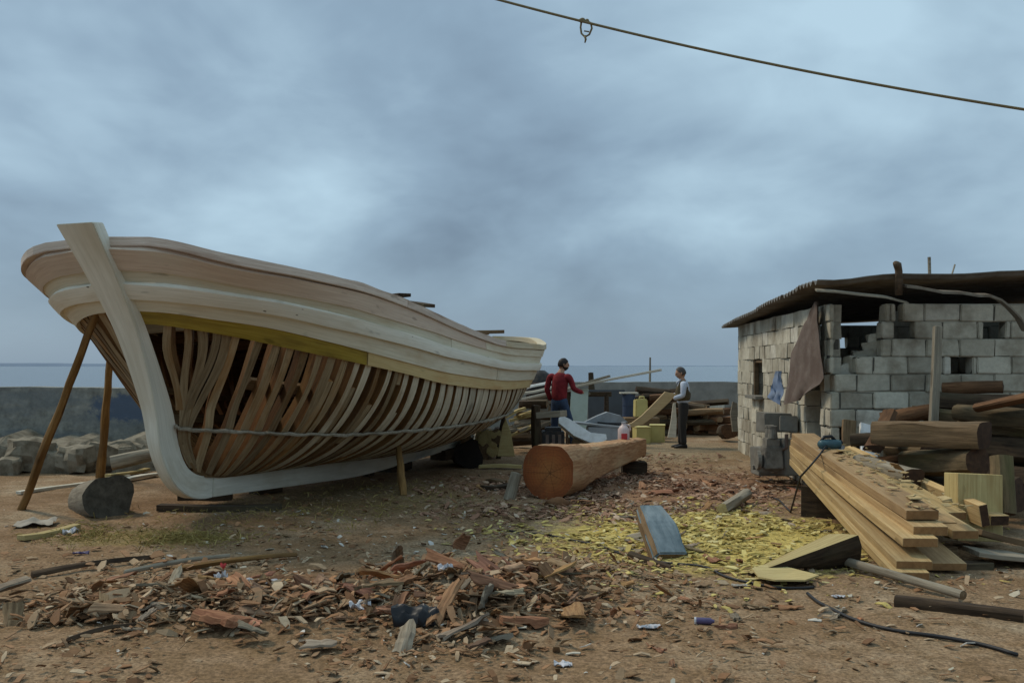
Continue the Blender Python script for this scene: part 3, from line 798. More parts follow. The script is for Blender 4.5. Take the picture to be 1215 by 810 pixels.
# ---------------------------------------------------------------- ground
def axis(*segs):
    out = []
    for a, b, st_ in segs:
        n = max(1, round((b - a) / st_)); out += [a + (b - a) * i / n for i in range(n)]
    return out + [segs[-1][1]]
xs = axis((-40, -14, 4), (-14, -5, .3), (-5, 4.5, .055), (4.5, 14, .35), (14, 40, 4)); ys = axis((-20, 3, 2), (3, 5, .2), (5, 9.5, .05), (9.5, 16, .1), (16, 30, .5))
mb = MB(); mb.grid([[(x, y, gh(x, y) + (.010 * noise.noise(Vector((x * 7, y * 7, 2))) + .006 * noise.noise(Vector((x * 17, y * 17, 9))) if -5 < x < 4.5 and y > 4 else 0)) for y in ys] for x in xs])
m, nt, b = newmat('yard_earth')
tc = N(nt, 'ShaderNodeTexCoord'); v = tc.outputs['Object']
big = noisef(nt, v, .8, 5, .6); mid = noisef(nt, v, 4.5, 6, .7); fine = noisef(nt, v, 38, 5, .75)
col = ramp(nt, big, [(.32, (.205, .125, .066)), (.5, (.285, .186, .108)), (.66, (.36, .27, .175))])
col = mixc(nt, ramp(nt, mid, [(.4, (0, 0, 0)), (.66, (.7,) * 3)]), col, (.155, .092, .04))
def patch(cx, cy, rx, ry, soft=.35):
    mp = N(nt, 'ShaderNodeMapping'); mp.vector_type = 'POINT'
    mp.inputs['Location'].default_value = (-cx / rx, -cy / ry, 0); mp.inputs['Scale'].default_value = (1 / rx, 1 / ry, 0)
    nt.links.new(v, mp.inputs['Vector'])
    ln = N(nt, 'ShaderNodeVectorMath', operation='LENGTH'); nt.links.new(mp.outputs[0], ln.inputs[0])
    d = math_(nt, 'ADD', ln.outputs['Value'], math_(nt, 'MULTIPLY', math_(nt, 'SUBTRACT', noisef(nt, v, 2.6, 6, .75), .5), 1.7))
    return ramp(nt, d, [(1 - soft, (1, 1, 1)), (1 + soft, (0, 0, 0))])
def over(col, msk, amt, c):
    return mixc(nt, math_(nt, 'MULTIPLY', msk, amt), col, c)
redc = mixc(nt, mid, (.20, .095, .05), (.34, .195, .115))
col = over(col, patch(1.5, 13.4, 2.7, 2.1), .75, redc)
yelc = mixc(nt, mid, (.42, .31, .085), (.60, .475, .15))
col = over(col, patch(1.9, 9.3, 1.75, 1.85), .95, yelc)
col = over(col, patch(-3.55, 9.3, .95, .55), .6, (.22, .165, .05))
col = over(col, patch(-1.9, 12, 1.8, 1.6), .45, (.15, .105, .035))
col = over(col, patch(3.0, 18.5, 2.5, 2.6), .5, (.25, .20, .12))
col = over(col, patch(-1.2, 6.9, 2.3, 1.1), .5, (.20, .11, .055))
sp = ramp(nt, fine, [(.36, (.5,) * 3), (.66, (1.45,) * 3)])
col = mixc(nt, 1., col, sp, 'MULTIPLY')
nt.links.new(col, b.inputs['Base Color']); b.inputs['Roughness'].default_value = .95; b.inputs['Specular IOR Level'].default_value = .12
hgt = math_(nt, 'ADD', math_(nt, 'MULTIPLY', mid, .8), math_(nt, 'MULTIPLY', fine, .5)); set_bump(nt, b, hgt, .7, .03)
tag(mb.build('ground', m, smooth=True), 'brown trodden earth of the boatyard', None, None, 'structure')

# sea and far shore
m, nt, b = newmat('sea_water'); tc = N(nt, 'ShaderNodeTexCoord')
b.inputs['Base Color'].default_value = (.10, .13, .165, 1); b.inputs['Roughness'].default_value = .25; b.inputs['Specular IOR Level'].default_value = .45
set_bump(nt, b, noisef(nt, mapping(nt, tc.outputs['Object'], (.6, 1.6, 1)), .9, 6, .6), .5, .25)
mb = MB(); mb.grid([[(x, y, -.6) for y in (24, 60, 200, 800, 9000)] for x in (-9000, -900, -100, 0, 100, 900, 9000)])
tag(mb.build('sea', m), 'flat grey blue sea', None, None, 'structure')
mb = MB(); rows = []
for i in range(161):
    x = -4200 + 8400 * i / 160; k = min(1, max(0, (-x - 300) / 900)); h = (2.5 + 9.5 * k) + 6 * k * noise.noise(Vector((x * .0016, 3, 0))) + 2 * noise.noise(Vector((x * .011, 8, 0))); h = max(1.5, h)
    rows.append([(x, 4200, -1), (x, 4230, h * .7), (x, 4330, h), (x, 4600, h * .8), (x, 4800, -1)])
mb.grid(rows); tag(mb.build('hills', plain('hazed_shore', (.15, .20, .27), .95, 0, .01, (.12, .165, .23), .5, 0), smooth=True), 'low dark far shore across the water', None, None, 'structure')  # blue-grey tint puts the distance haze into the hill colour

# ---------------------------------------------------------------- harbour walls
def wallstrip(name, pts, h, th, mat, label, seed=0):
    mb = MB(); rows = []
    for i in range(len(pts) - 1):
        a, b_ = Vector(pts[i]), Vector(pts[i + 1]); n = max(2, int((b_ - a).length / .35)); d = (b_ - a).normalized(); nn = Vector((-d.y, d.x, 0))
        for k in range(n + (i == len(pts) - 2)):
            p = a.lerp(b_, k / n); hh = h + .04 * noise.noise(Vector((p.x * 2, p.y * 2, seed))) + .02 * noise.noise(Vector((p.x * 7, p.y * 7, seed)))
            w = [.012 * noise.noise(Vector((p.x * 3, z, seed + p.y))) for z in range(4)]
            rows.append([p - nn * (th / 2 + w[0]) + Vector((0, 0, -.3)), p - nn * (th / 2 + w[1]) + Vector((0, 0, h * .5)), p - nn * (th / 2 + w[2]) + Vector((0, 0, hh)), p + nn * th / 2 + Vector((0, 0, hh)), p + nn * th / 2 + Vector((0, 0, -.3))])
    mb.grid(rows, closed_v=True); mb.poly(rows[0]); mb.poly(rows[-1][::-1])
    return tag(mb.build(name, mat, bevel=.015), label, 'wall')
m, nt, b = newmat('harbour_concrete'); tc = N(nt, 'ShaderNodeTexCoord'); v = tc.outputs['Object']
n1 = noisef(nt, v, 1.1, 6, .65); n2 = noisef(nt, v, 7, 6, .7); n3 = noisef(nt, mapping(nt, v, (1, 1, 5)), .8, 4, .6)
col = ramp(nt, n2, [(.3, (.13, .125, .105)), (.7, (.33, .32, .275))])
col = mixc(nt, ramp(nt, n3, [(.42, (0, 0, 0)), (.62, (.6,) * 3)]), col, (.14, .16, .17))
mp = N(nt, 'ShaderNodeMapping'); mp.inputs['Location'].default_value = (6.55 / .75, 0, -.93 / .26); mp.inputs['Scale'].default_value = (1 / .75, 0, 1 / .26); nt.links.new(v, mp.inputs['Vector'])
ln = N(nt, 'ShaderNodeVectorMath', operation='LENGTH'); nt.links.new(mp.outputs[0], ln.inputs[0])
bl = ramp(nt, math_(nt, 'ADD', ln.outputs['Value'], math_(nt, 'MULTIPLY', math_(nt, 'SUBTRACT', n2, .5), 1.6)), [(.7, (.85,) * 3), (1.15, (0, 0, 0))])
col = mixc(nt, bl, col, (.075, .105, .16))
nt.links.new(col, b.inputs['Base Color']); b.inputs['Roughness'].default_value = .92; set_bump(nt, b, n2, .6, .03); M['harbour'] = m
wallstrip('harbour_wall', [(-16, 16.4, 0), (-4.3, 16.7, 0)], 1.29, .5, M['harbour'], 'rough grey harbour wall with blue paint stain behind the bow')
wallstrip('yard_wall', [(-4.3, 17.0, 0), (-1.2, 25.6, 0), (18, 27.0, 0)], 1.22, .35, plain('yard_wall_concrete', (.27, .26, .23), .92, 0, 3, (.14, .135, .12), .7, .4), 'low grey wall across the far end of the yard', 4)
mb = MB()
m_ = Matrix.Translation((0, 0, 0))
tag(plank('panel', P(838, 494, 25.9), P(838, 457.5, 26.05), .95, .05, M['paleboard'], up=(0, -1, 0)), 'tall white panel leaning on the far yard wall', 'panel')
# rubble stones along the foot of the harbour wall
stones = [(36, 545, 15.0, .40, .36, 'large pale rubble stone at the left end of the stone row'), (67, 548, 14.9, .22, .24, 'small pale rubble stone between two larger stones'), (92, 546, 14.9, .29, .29, 'angular pale rubble stone left of the second prop pole'),
          (126, 545, 15.2, .38, .31, 'yellowish rubble stone behind the second prop pole'), (158, 545, 15.4, .36, .30, 'grey rubble stone close beside the white stem post'), (185, 545, 15.8, .3, .26, 'grey rubble stone behind the white stem post'), (10, 555, 14.6, .2, .2, 'rubble stone at the very left edge of the yard')]
for i, (px, py, Y, r, rz_, lab) in enumerate(stones):
    c = P(px, py, Y); rg = random.Random(i * 7 + 2); mb = MB()
    n_ = 4; rot = Matrix.Rotation(rg.uniform(-.5, .5), 3, 'Z') @ Matrix.Rotation(rg.uniform(-.12, .12), 3, 'Y')
    corner = {}
    for face in range(6):
        rows = []
        for u in range(n_ + 1):
            row = []
            for w_ in range(n_ + 1):
                a_, b_ = u / n_ * 2 - 1, w_ / n_ * 2 - 1
                q = [Vector((1, a_, b_)), Vector((-1, b_, a_)), Vector((a_, -1, b_)), Vector((b_, 1, a_)), Vector((a_, b_, 1)), Vector((b_, a_, -1))][face]
                q = Vector((round(q.x, 4), round(q.y, 4), round(q.z, 4))); l_ = q.length
                p = q * (1 / l_ ** .5)
                p = Vector((p.x * r * .95, p.y * r * .8, (p.z + 1) * rz_ * .8)); p += Vector((noise.noise(q * 1.1 + Vector((i * 5.1, 0, 0))), noise.noise(q * 1.1 + Vector((0, i * 5.1, 3))), noise.noise(q * 1.1 + Vector((7, 2, i * 5.1))))) * r * .26
                p += q * noise.noise(q * 3.3 + Vector((i, 2, 9))) * r * .10
                row.append(rot @ p)
            rows.append(row)
        mb.grid(rows)
    o = mb.build('rubble_stone', M['rock'], bevel=0, smooth=True, angle=22); o.location = (c.x, c.y, gh(c.x, c.y) - .04)
    tag(o, lab, 'stone', 'rubble stones below the harbour wall')
mb = MB(); rows = []
for i in range(60):
    x = -14 + 10.5 * i / 59; hh = .40 + .22 * noise.noise(Vector((x * 1.9, 0, 0))) + .1 * noise.noise(Vector((x * 5, 0, 0))); d = .25 * noise.noise(Vector((x * 1.7, 5, 0)))
    rows.append([(x, 15.0 + d, -.1), (x, 15.15 + d, hh * .75), (x, 15.4 + d, hh), (x, 16.2, hh + .08), (x, 16.2, -.1)])
mb.grid(rows, closed_v=True); tag(mb.build('stone_ledge', M['rock'], bevel=.02), 'low ledge of rough stone at the foot of the harbour wall', 'ledge')

# ---------------------------------------------------------------- shed
YF = 12.0; SX = F / YF
def fu(px): return (px - CX) / SX - 3.97
C1 = Vector((3.97, 12.0, 0)); C2 = Vector((4.37, 18.6, 0)); BH = .22; BL = .43
shed = thing('block_shed', 'half ruined grey concrete block shed with corrugated roof and broken front wall', 'shed', C1)
shed_inv = Matrix.Translation(-C1)
blockmat = island('hollow_concrete_block', [(0, (.33, .30, .235)), (.25, (.48, .445, .355)), (.5, (.56, .525, .425)), (.75, (.38, .345, .265)), (1, (.62, .59, .50))], .92, 16, (.14, .105, .065), .9, .8)
mortarmat = plain('mortar', (.12, .11, .09), .95, 0, 20, (.07, .065, .055), .6, .4)
def blockwall(name, a, b_, rows, holes, th=.2, seed=0, stagger=0.):
    rng = random.Random(seed); d = (b_ - a); L = d.length; d.normalize(); n = Vector((d.y, -d.x, 0)); rot = Matrix((d, Vector((-d.y, d.x, 0)), Vector((0, 0, 1)))).transposed()
    mb = MB(); gap = .008
    for r in range(rows):
        z0 = r * BH + .006; z1 = z0 + BH; segs = [(0, L)]
        for h0, h1 in holes(r):
            ns = []
            for s0, s1 in segs:
                if h1 <= s0 or h0 >= s1: ns.append((s0, s1)); continue
                if h0 > s0: ns.append((s0, h0))
                if h1 < s1: ns.append((h1, s1))
            segs = ns
        for s0, s1 in segs:
            k = math.floor((s0 - (r % 2) * BL / 2 + stagger) / BL); cuts = [s0]
            x = k * BL + (r % 2) * BL / 2 - stagger
            while x < s1:
                if x > s0 + .05 and x < s1 - .05: cuts.append(x + rng.uniform(-.012, .012))
                x += BL
            cuts.append(s1)
            for c0, c1 in zip(cuts, cuts[1:]):
                w = c1 - c0 - gap
                if w < .03: continue
                pr = rng.uniform(-.014, .012)
                c = a + d * ((c0 + c1) / 2) - n * (th / 2) + n * pr + Vector((0, 0, (z0 + z1) / 2))
                mb.box(c, (w, th, BH - gap), rot @ Matrix.Rotation(rng.uniform(-.012, .012), 3, 'Y') @ Matrix.Rotation(rng.uniform(-.02, .02), 3, 'Z'), 0, jit=.009, rng=rng)
            mb.box(a + d * ((s0 + s1) / 2) - n * (th / 2 + .001) + Vector((0, 0, (z0 + z1) / 2)), (s1 - s0 - .02, th - .045, BH + .0), rot, 1)
    return mb.build(name, [blockmat, mortarmat], shed, shed_inv, bevel=.012)
FR = Vector((8.6, 12.0, 0))
def fholes(r):
    H = {10: [(990, 1050), (1063, 1071)], 9: [(990, 1046), (1062, 1086), (1167, 1193)], 8: [(990, 1046)], 7: [(990, 1016), (1129, 1154)], 6: [(979, 991)], 3: [(997, 1004)], 2: [(962, 996), (1014, 1030)], 1: [(962, 996)], 0: [(962, 985)]}.get(r, [])
    return [(fu(x0), fu(x1)) for x0, x1 in H]
blockwall('front_wall', C1 + Vector((0, 0, 0)), FR, 11, fholes, seed=3, stagger=.1)
LW = (C2 - C1).length
def lu(px):
    r_ = (px - CX) / F; t = (r_ * C1.y - C1.x) / ((C2.x - C1.x) - r_ * (C2.y - C1.y)); return LW - t * LW
w_left0, w_left1 = lu(893), lu(905)
def lholes(r):
    if 5 <= r <= 7: return [(w_left0, w_left1), (lu(958), lu(975))]
    if r in (4, 8, 9, 3): return [(lu(958), lu(975))]
    return []
blockwall('side_wall', C2, C1 + Vector((0, .21, 0)), 11, lholes, seed=8)
BR = Vector((8.6, 18.6, 0))
blockwall('back_wall', BR, C2, 11, lambda r: [(2.17, 2.40)] if r == 9 else [], seed=11)
blockwall('side_wall', Vector((8.6, 12.21, 0)), Vector((8.6, 18.39, 0)), 11, lambda r: [], seed=12)
blockwall('added_backing_wall', Vector((5.25, 13.6, 0)), Vector((8.35, 13.6, 0)), 11, lambda r: [], seed=14)  # partition added as a dark backing behind the front wall holes
# window frame and lintels in the side wall
d = (C1 - C2).normalized(); nrm = Vector((d.y, -d.x, 0))
def lp(u, z, o=0.): return C2 + d * u + nrm * o + Vector((0, 0, z))
rotL = Matrix((d, Vector((-d.y, d.x, 0)), Vector((0, 0, 1)))).transposed()
mb = MB(); wz0, wz1 = 5 * BH, 8 * BH
for u in (w_left0 + .03, w_left1 - .03): mb.box(lp(u, (wz0 + wz1) / 2, -.06), (.05, .08, wz1 - wz0 - .03), rotL)
mb.box(lp((w_left0 + w_left1) / 2, wz1 - .03, -.06), (w_left1 - w_left0 - .12, .08, .05), rotL)
mb.build('window_frame', M['hewn'], shed, shed_inv, bevel=.004)
mb = MB(); mb.box(lp((w_left0 + w_left1) / 2, wz0 + .012, .0), (w_left1 - w_left0 + .1, .26, .05), rotL); mb.build('window_sill', M['concrete'], shed, shed_inv, bevel=.006)
# wall plates, rafters, roof
darktimber = wood('dark_shed_timber', (.035, .024, .016), (.13, .09, .058), 'obj', (.21, .155, .105), .5, .2, .9)  # dark brown timber with paler patches for front eave, lintel and roof post
def roofz(x, y): return 2.70 + .042 * (x - 3.7) - .039 * (y - 11.6)
mb = MB(); mb.box((0, 0, 0), (1, 1, 1)); 
def spar(name, a, b_, w, t, mat, seed=0, roll=0):
    o = plank(name, a, b_, w, t, mat, seed=seed, warp=.008, roll=roll); o.parent = shed; o.matrix_local = shed_inv @ o.matrix_local; return o
spar('wall_plate', lp(.0, 2.44, -.1), lp(LW, 2.50, -.1), .16, .06, M['hewn'], 2)
for i, y in enumerate((11.75, 12.9, 14.1, 15.3, 16.5, 17.6, 18.7)):
    xl = 3.97 + (y - 12) * .0606; spar('rafter', Vector((xl - .28, y, roofz(xl - .3, y) - .20)), Vector((8.7, y, roofz(8.7, y) - .17)), .08, .12, M['greywood'] if i > 1 else darktimber, i)
spar('eave_board', Vector((3.97 - .26 + (11.7 - 12) * .06, 11.66, roofz(3.7, 11.66) - .10)), Vector((4.37 - .24, 18.8, roofz(4.15, 18.8) - .10)), .10, .035, M['greywood'], 31)
spar('fascia_board', Vector((3.72, 11.69, roofz(3.72, 11.69) - .19)), Vector((8.7, 11.69, roofz(8.7, 11.69) - .19)), .10, .04, darktimber, 21, R(90))
spar('loose_batten', Vector((4.6, 11.6, 2.56)), Vector((6.2, 11.62, 2.66)), .07, .03, M['greywood'], 24, R(20)); spar('loose_batten', Vector((6.4, 11.58, 2.50)), Vector((7.6, 11.62, 2.72)), .05, .03, M['hewn'], 25); spar('rusty_roof_piece', Vector((5.0, 11.55, 2.62)), Vector((5.9, 11.6, 2.69)), .22, .012, M['rust'], 26, R(50))
spar('lintel_beam', Vector((3.95, 11.92, 2.43)), Vector((8.6, 11.92, 2.46)), .14, .13, darktimber, 22)
mb = MB(); rows = []; nyy = 500
for i in range(nyy + 1):
    y = 11.55 + (18.95 - 11.55) * i / nyy; wv = .026 * math.sin(2 * math.pi * y / .177)
    row = []; xl = 3.66 + (y - 11.55) * .064 + (.05 * noise.noise(Vector((math.floor(y / .9) * 3.1, 0, 0))))
    for j in range(27):
        x = xl + (8.8 - xl) * j / 26; fr_ = max(0, 1 - (y - 11.55) / .9); row.append((x, y + fr_ * .12 * noise.noise(Vector((math.floor(x / .95) * 2.7, 4, 0))), roofz(x, y) + wv + .018 * noise.noise(Vector((x, y * .6, 0))) - fr_ * .05 * (.5 + noise.noise(Vector((x * 1.4, 9, 0))))))
    rows.append(row)
mb.grid(rows); mb.grid([[Vector(p) - Vector((0, 0, .012)) for p in r] for r in rows], flip=True)
for e in (0, -1): mb.grid([[r[e] for r in rows], [Vector(r[e]) - Vector((0, 0, .012)) for r in rows]])
for e in (0, -1): mb.grid([rows[e], [Vector(p) - Vector((0, 0, .012)) for p in rows[e]]])
mb.build('corrugated_roof', plain('asbestos_cement_sheet', (.20, .185, .165), .9, 0, 3, (.10, .075, .05), .8, .3), shed, shed_inv, smooth=True, angle=50)
mb = MB(); mb.tube([P(1066, 350, 11.5), P(1066, 322, 11.5), P(1065, 315, 11.48), P(1063, 312.5, 11.42)], [.045, .045, .05, .035], 9, wob=.2); mb.build('roof_post', darktimber, shed, shed_inv, smooth=True)
mb = MB(); mb.tube([P(1103, 325, 12.5), P(1102.5, 305, 12.5)], .022, 6); mb.build('roof_stick', M['greywood'], shed, shed_inv)
mb = MB(); mb.tube([P(1127, 334, 12.5), P(1133, 314, 12.6)], .012, 6); mb.build('roof_stick', M['greywood'], shed, shed_inv)
def ribbon(name, pts, w, t, mat):
    mb = MB(); rows = []
    for i, (px, py, Y) in enumerate(pts):
        p = P(px, py, Y); rows.append([p + Vector((0, -w / 2, -t)), p + Vector((0, w / 2, .0)), p + Vector((0, w / 2, t)), p + Vector((0, -w / 2, 0))])
    mb.grid(rows, closed_v=True); mb.poly(rows[0]); mb.poly(rows[-1][::-1]); return mb.build(name, mat, shed, shed_inv)
ribbon('hanging_batten', [(968, 344, 11.55), (990, 345.5, 11.5), (1020, 349, 11.52), (1050, 352, 11.5), (1077, 359, 11.55)], .07, .022, M['greywood'])
ribbon('bent_flashing', [(1073, 339, 11.5), (1090, 341, 11.45), (1115, 346, 11.4), (1140, 347, 11.42), (1158, 350, 11.38), (1172, 350, 11.35), (1185, 355, 11.32), (1196, 364, 11.3), (1208, 377, 11.3), (1216, 392, 11.3)], .16, .03, plain('bent_tin', (.20, .17, .13), .6, .2, 6, (.09, .055, .035), .7, .2))
# rubble left in the broken bay
rng = random.Random(4); mb = MB()
for px, py in ((1040, 402), (1036, 412), (1024, 422), (1014, 432), (1040, 424), (1030, 432), (1002, 440), (1042, 434), (1020, 440)):
    mb.box(P(px, py, 12.28), (rng.uniform(.16, .34), .16, rng.uniform(.12, .2)), Matrix.Rotation(rng.uniform(-.5, .2), 3, 'Y') @ Matrix.Rotation(rng.uniform(-.4, .4), 3, 'Z'), jit=.025, rng=rng)
mb.build('broken_masonry', blockmat, shed, shed_inv, bevel=.01)
# rusty sheet and cloth hanging on the side wall
def sheet(name, outline, mat, label, cat, th=.006, crinkle=.02, sub=7):
    """outline: left edge and right edge point lists of equal length"""
    l, r_ = outline; mb = MB(); n = 14; m_ = sub; rows = []
    def along(pp, t):
        t *= len(pp) - 1; i = min(int(t), len(pp) - 2); return pp[i].lerp(pp[i + 1], t - i)
    for i in range(n + 1):
        a, c = along(l, i / n), along(r_, i / n)
        rows.append([a.lerp(c, j / m_) + Vector((crinkle * noise.noise(Vector((j * .9, i * .25, 3))), -crinkle * 1.5 * noise.noise(Vector((j * .8, i * .3, 8))), 0)) for j in range(m_ + 1)])
    mb.grid(rows); b_ = [[p + Vector((th, th, 0)) for p in r] for r in rows]; mb.grid(b_, flip=True)
    for e in (0, -1): mb.grid([[r[e] for r in rows], [r[e] for r in b_]]); mb.grid([rows[e], b_[e]])
    return tag(mb.build(name, mat, smooth=True, angle=60), label, cat)
sheet('rusty_sheet', ([P(967, 358, 12.35), P(952, 388, 12.9), P(938, 422, 13.3), P(932, 480, 13.4)], [P(969, 358, 12.3), P(973, 392, 12.05), P(975, 452, 12.0), P(948, 474, 12.8)]), M['rust'], 'brown rusty sheet hanging against the side of the block shed', 'sheet', .008, .055)
sheet('blue_cloth', ([P(920, 440, 13.9), P(916, 455, 13.9), P(912, 471, 13.9)], [P(927, 440, 13.8), P(929, 458, 13.7), P(926, 482, 13.6)]), M['blueCloth'], 'faded blue cloth hanging beside the rusty sheet', 'cloth', .006, .045)

# loose blocks and an old engine beside the shed
def cblock(px, py, Y, size, rz, lab, tilt=0):
    p = P(px, py, Y); mb = MB(); w, dd, h = size
    mb.box((0, 0, h / 2), size, jit=.012, rng=random.Random(int(px)))
    o = mb.build('concrete_block', M['concrete'], bevel=.012); o.location = p; o.rotation_euler = (tilt, 0, rz); return tag(o, lab, 'block', 'loose concrete blocks beside the shed')
cblock(918, 512, 14.0, (.42, .3, .28), .2, 'large stained concrete block on top of the pile by the shed wall')
cblock(936, 512, 13.6, (.24, .28, .22), -.2, 'smaller pale concrete block right of the pile by the shed wall')
cblock(913, 563, 13.9, (.44, .4, .40), .1, 'dark concrete block at the foot of the pile by the shed wall')
cblock(936, 563, 13.3, (.36, .4, .50), .35, 'tall concrete block behind the far end of the plank stack')
eng = thing('old_engine', 'dusty grey old engine standing against the block pile beside the shed', 'engine', P(915, 559, 13.2))
mb = MB(); mb.box((0, 0, .2), (.26, .34, .3), taper=.15); mb.box((0, 0, .4), (.18, .26, .12)); mb.build('engine_block', M['dustymetal'], eng, bevel=.012)
mb = MB(); mb.tube([(-.16, -.02, .16), (-.21, -.02, .16)], .13, 18); mb.build('flywheel', M['dustymetal'], eng)
for k in (-1, 1):
    mb = MB(); mb.tube([(0, k * .08, .46), (0, k * .08, .6)], [.07, .055], 12); mb.tube([(0, k * .08, .6), (0, k * .08, .63)], .062, 12); mb.build('cylinder_head', M['dustymetal'], eng)
mb = MB(); mb.tube([(.1, -.1, .3), (.17, -.14, .34), (.17, -.14, .52)], .025, 8); mb.build('exhaust_pipe', M['rust'], eng)
mb = MB(); mb.box((0, 0, .03), (.4, .1, .06)); mb.box((0, .25, .03), (.4, .1, .06)); mb.build('engine_foot', M['dustymetal'], eng)

# ---------------------------------------------------------------- plank stack
GP = 'sawn planks in the stack'
plk = [((1081, 689, 7.3), (950, 551, 11.2), .27, .07, 'lowest left sawn plank at the bottom of the stack'), ((1083, 675, 7.4), (951, 543, 11.2), .27, .07, 'second lowest sawn plank on the left side of the stack'),
       ((1126, 675, 7.6), (975, 549, 11.2), .27, .06, 'lower right sawn plank jutting from under the stack'), ((1120, 690, 7.9), (976, 556, 11.2), .25, .05, 'bottom right dark sawn plank almost hidden under the stack'),
       ((1091, 648, 7.5), (951, 536, 11.2), .27, .07, 'sawn plank in the middle layer with a dark shaded end'), ((1103, 636, 7.6), (952, 529, 11.2), .27, .075, 'sawn plank with a wide cut end just above the middle layer'),
       ((1145, 640, 7.9), (976, 536, 11.2), .22, .07, 'narrow sawn plank on the right side ending in the open'), ((1093, 616, 7.75), (953, 522, 11.2), .26, .075, 'topmost sawn plank on the left of the stack'),
       ((1130, 615, 8.6), (975, 528, 11.2), .25, .07, 'upper right sawn plank ending short under loose chips'), ((1118, 628, 8.1), (974, 541, 11.2), .25, .06, 'upper middle sawn plank ending between its neighbours')]
for i, (a, b_, w, t, lab) in enumerate(plk):
    tag(plank('sawn_plank', P(*a), P(*b_), w, t, M['sawn'], endmat=M['sawnend'], seed=40 + i, warp=.008, bevel=.003), lab, 'plank', GP)
tag(plank('sawn_beam', P(1163, 612, 8.5), P(1003, 540, 11.4), .20, .08, M['sawn'], roll=R(78), endmat=M['darkend'], seed=60, warp=.006), 'long sawn board standing on edge right of the plank stack', 'beam', GP)
tag(plank('sawn_plank', P(1186, 622, 8.6), P(1020, 556, 11.2), .18, .09, M['sawn'], endmat=M['darkend'], seed=61), 'rightmost sawn plank lying beyond the edge board', 'plank', GP)
tag(plank('offcut_board', P(1150, 633, 8.2), P(1230, 650, 8.4), .3, .05, M['hewn'], seed=62), 'dark offcut board lying flat right of the plank stack', 'board')
tag(plank('offcut_board', P(1152, 655, 8.0), P(1230, 668, 8.0), .3, .04, M['greywood'], seed=63), 'greyish offcut board under the dark board at the right edge', 'board')
for i, (p0, p1, w, t, lab) in enumerate((((955, 589, 10.6), (1010, 589, 10.3), .2, .34, 'dark bearer timber under the far end of the plank stack'), ((1040, 625, 9.1), (1110, 622, 9.0), .16, .16, 'dark bearer timber under the middle of the plank stack'), ((1090, 692, 7.75), (1170, 680, 7.9), .14, .07, 'dark bearer timber under the near end of the plank stack'))):
    a = P(*p0); b_ = P(*p1); a.z = gh(a.x, a.y) - .01; b_.z = gh(b_.x, b_.y) - .01
    tag(plank('bearer_timber', a, b_, w, t, M['bark'], seed=70 + i), lab, 'timber')
tag(plank('sticker_block', P(1060, 668, 8.0) , P(1135, 664, 8.1), .08, .12, M['hewn'], seed=77), 'short spacer block between layers of the plank stack', 'block')
def on_stack(n):
    mb = MB(); rg = random.Random(9); dv = P(1093, 606, 7.75) - P(953, 515, 11.2)
    for i in range(n):
        t = rg.uniform(.25, 1.02); base = P(953, 514, 11.2).lerp(P(1093, 604, 7.75), t) + Vector((rg.uniform(-.08, .42), 0, .012))
        rot = Matrix.Rotation(rg.uniform(0, 6.28), 3, 'Z') @ Matrix.Rotation(rg.gauss(0, .35), 3, 'X'); L = rg.uniform(.02, .09) * (2.5 if rg.random() < .08 else 1)
        mb.box(base, (L, L * rg.uniform(.25, .6), .006), rot, jit=.004, rng=rg)
    return tag(mb.build('plank_shavings', island('plank_shavings_mat', [(0, (.34, .24, .11)), (.5, (.48, .36, .18)), (1, (.24, .14, .07))], .85, 30, (.2, .12, .05), .4), merge=False), 'loose shavings lying on top of the plank stack', None, None, 'stuff')
on_stack(110)
# electric plane on the stack, with its cable
tool = thing('power_tool', 'black and teal electric power tool lying on top of the plank stack', 'power tool', P(984, 533.5, 10.3), R(12))
mb = MB(); mb.tube([(-.125, 0, .06), (-.10, 0, .06), (.06, 0, .06), (.12, 0, .058)], [.03, .052, .055, .045], 12); mb.build('motor_body', M['tealplastic'], tool, smooth=True, angle=50)
mb = MB(); mb.tube([(-.10, 0, .09), (-.06, 0, .14), (.02, 0, .145), (.07, 0, .10)], [.017, .018, .018, .017], 9); mb.build('handle', M['black'], tool, smooth=True)
mb = MB(); mb.box((.0, 0, .006), (.29, .085, .012)); mb.box((.14, 0, .035), (.04, .08, .05)); mb.build('sole_plate', M['greymetal'], tool, bevel=.003)
mb = MB(); mb.tube([(.1, .0, .07), (.145, 0, .075)], [.032, .03], 10); mb.build('front_knob', M['black'], tool)
mb = MB(); pts = [P(981, 528, 10.25), P(972, 540, 10.0), P(961, 553, 9.75), P(950, 565, 9.9), P(938, 575, 10.8), P(925, 580, 11.8), P(908, 581, 12.4), P(885, 583, 12.5), P(860, 581, 12.7)]
for p in pts[4:]: p.z = gh(p.x, p.y) + .012
mb.tube(pts, .011, 6); tag(mb.build('power_cable', M['cable'], smooth=True), 'black cable hanging from the power tool down across the planks', 'cable')

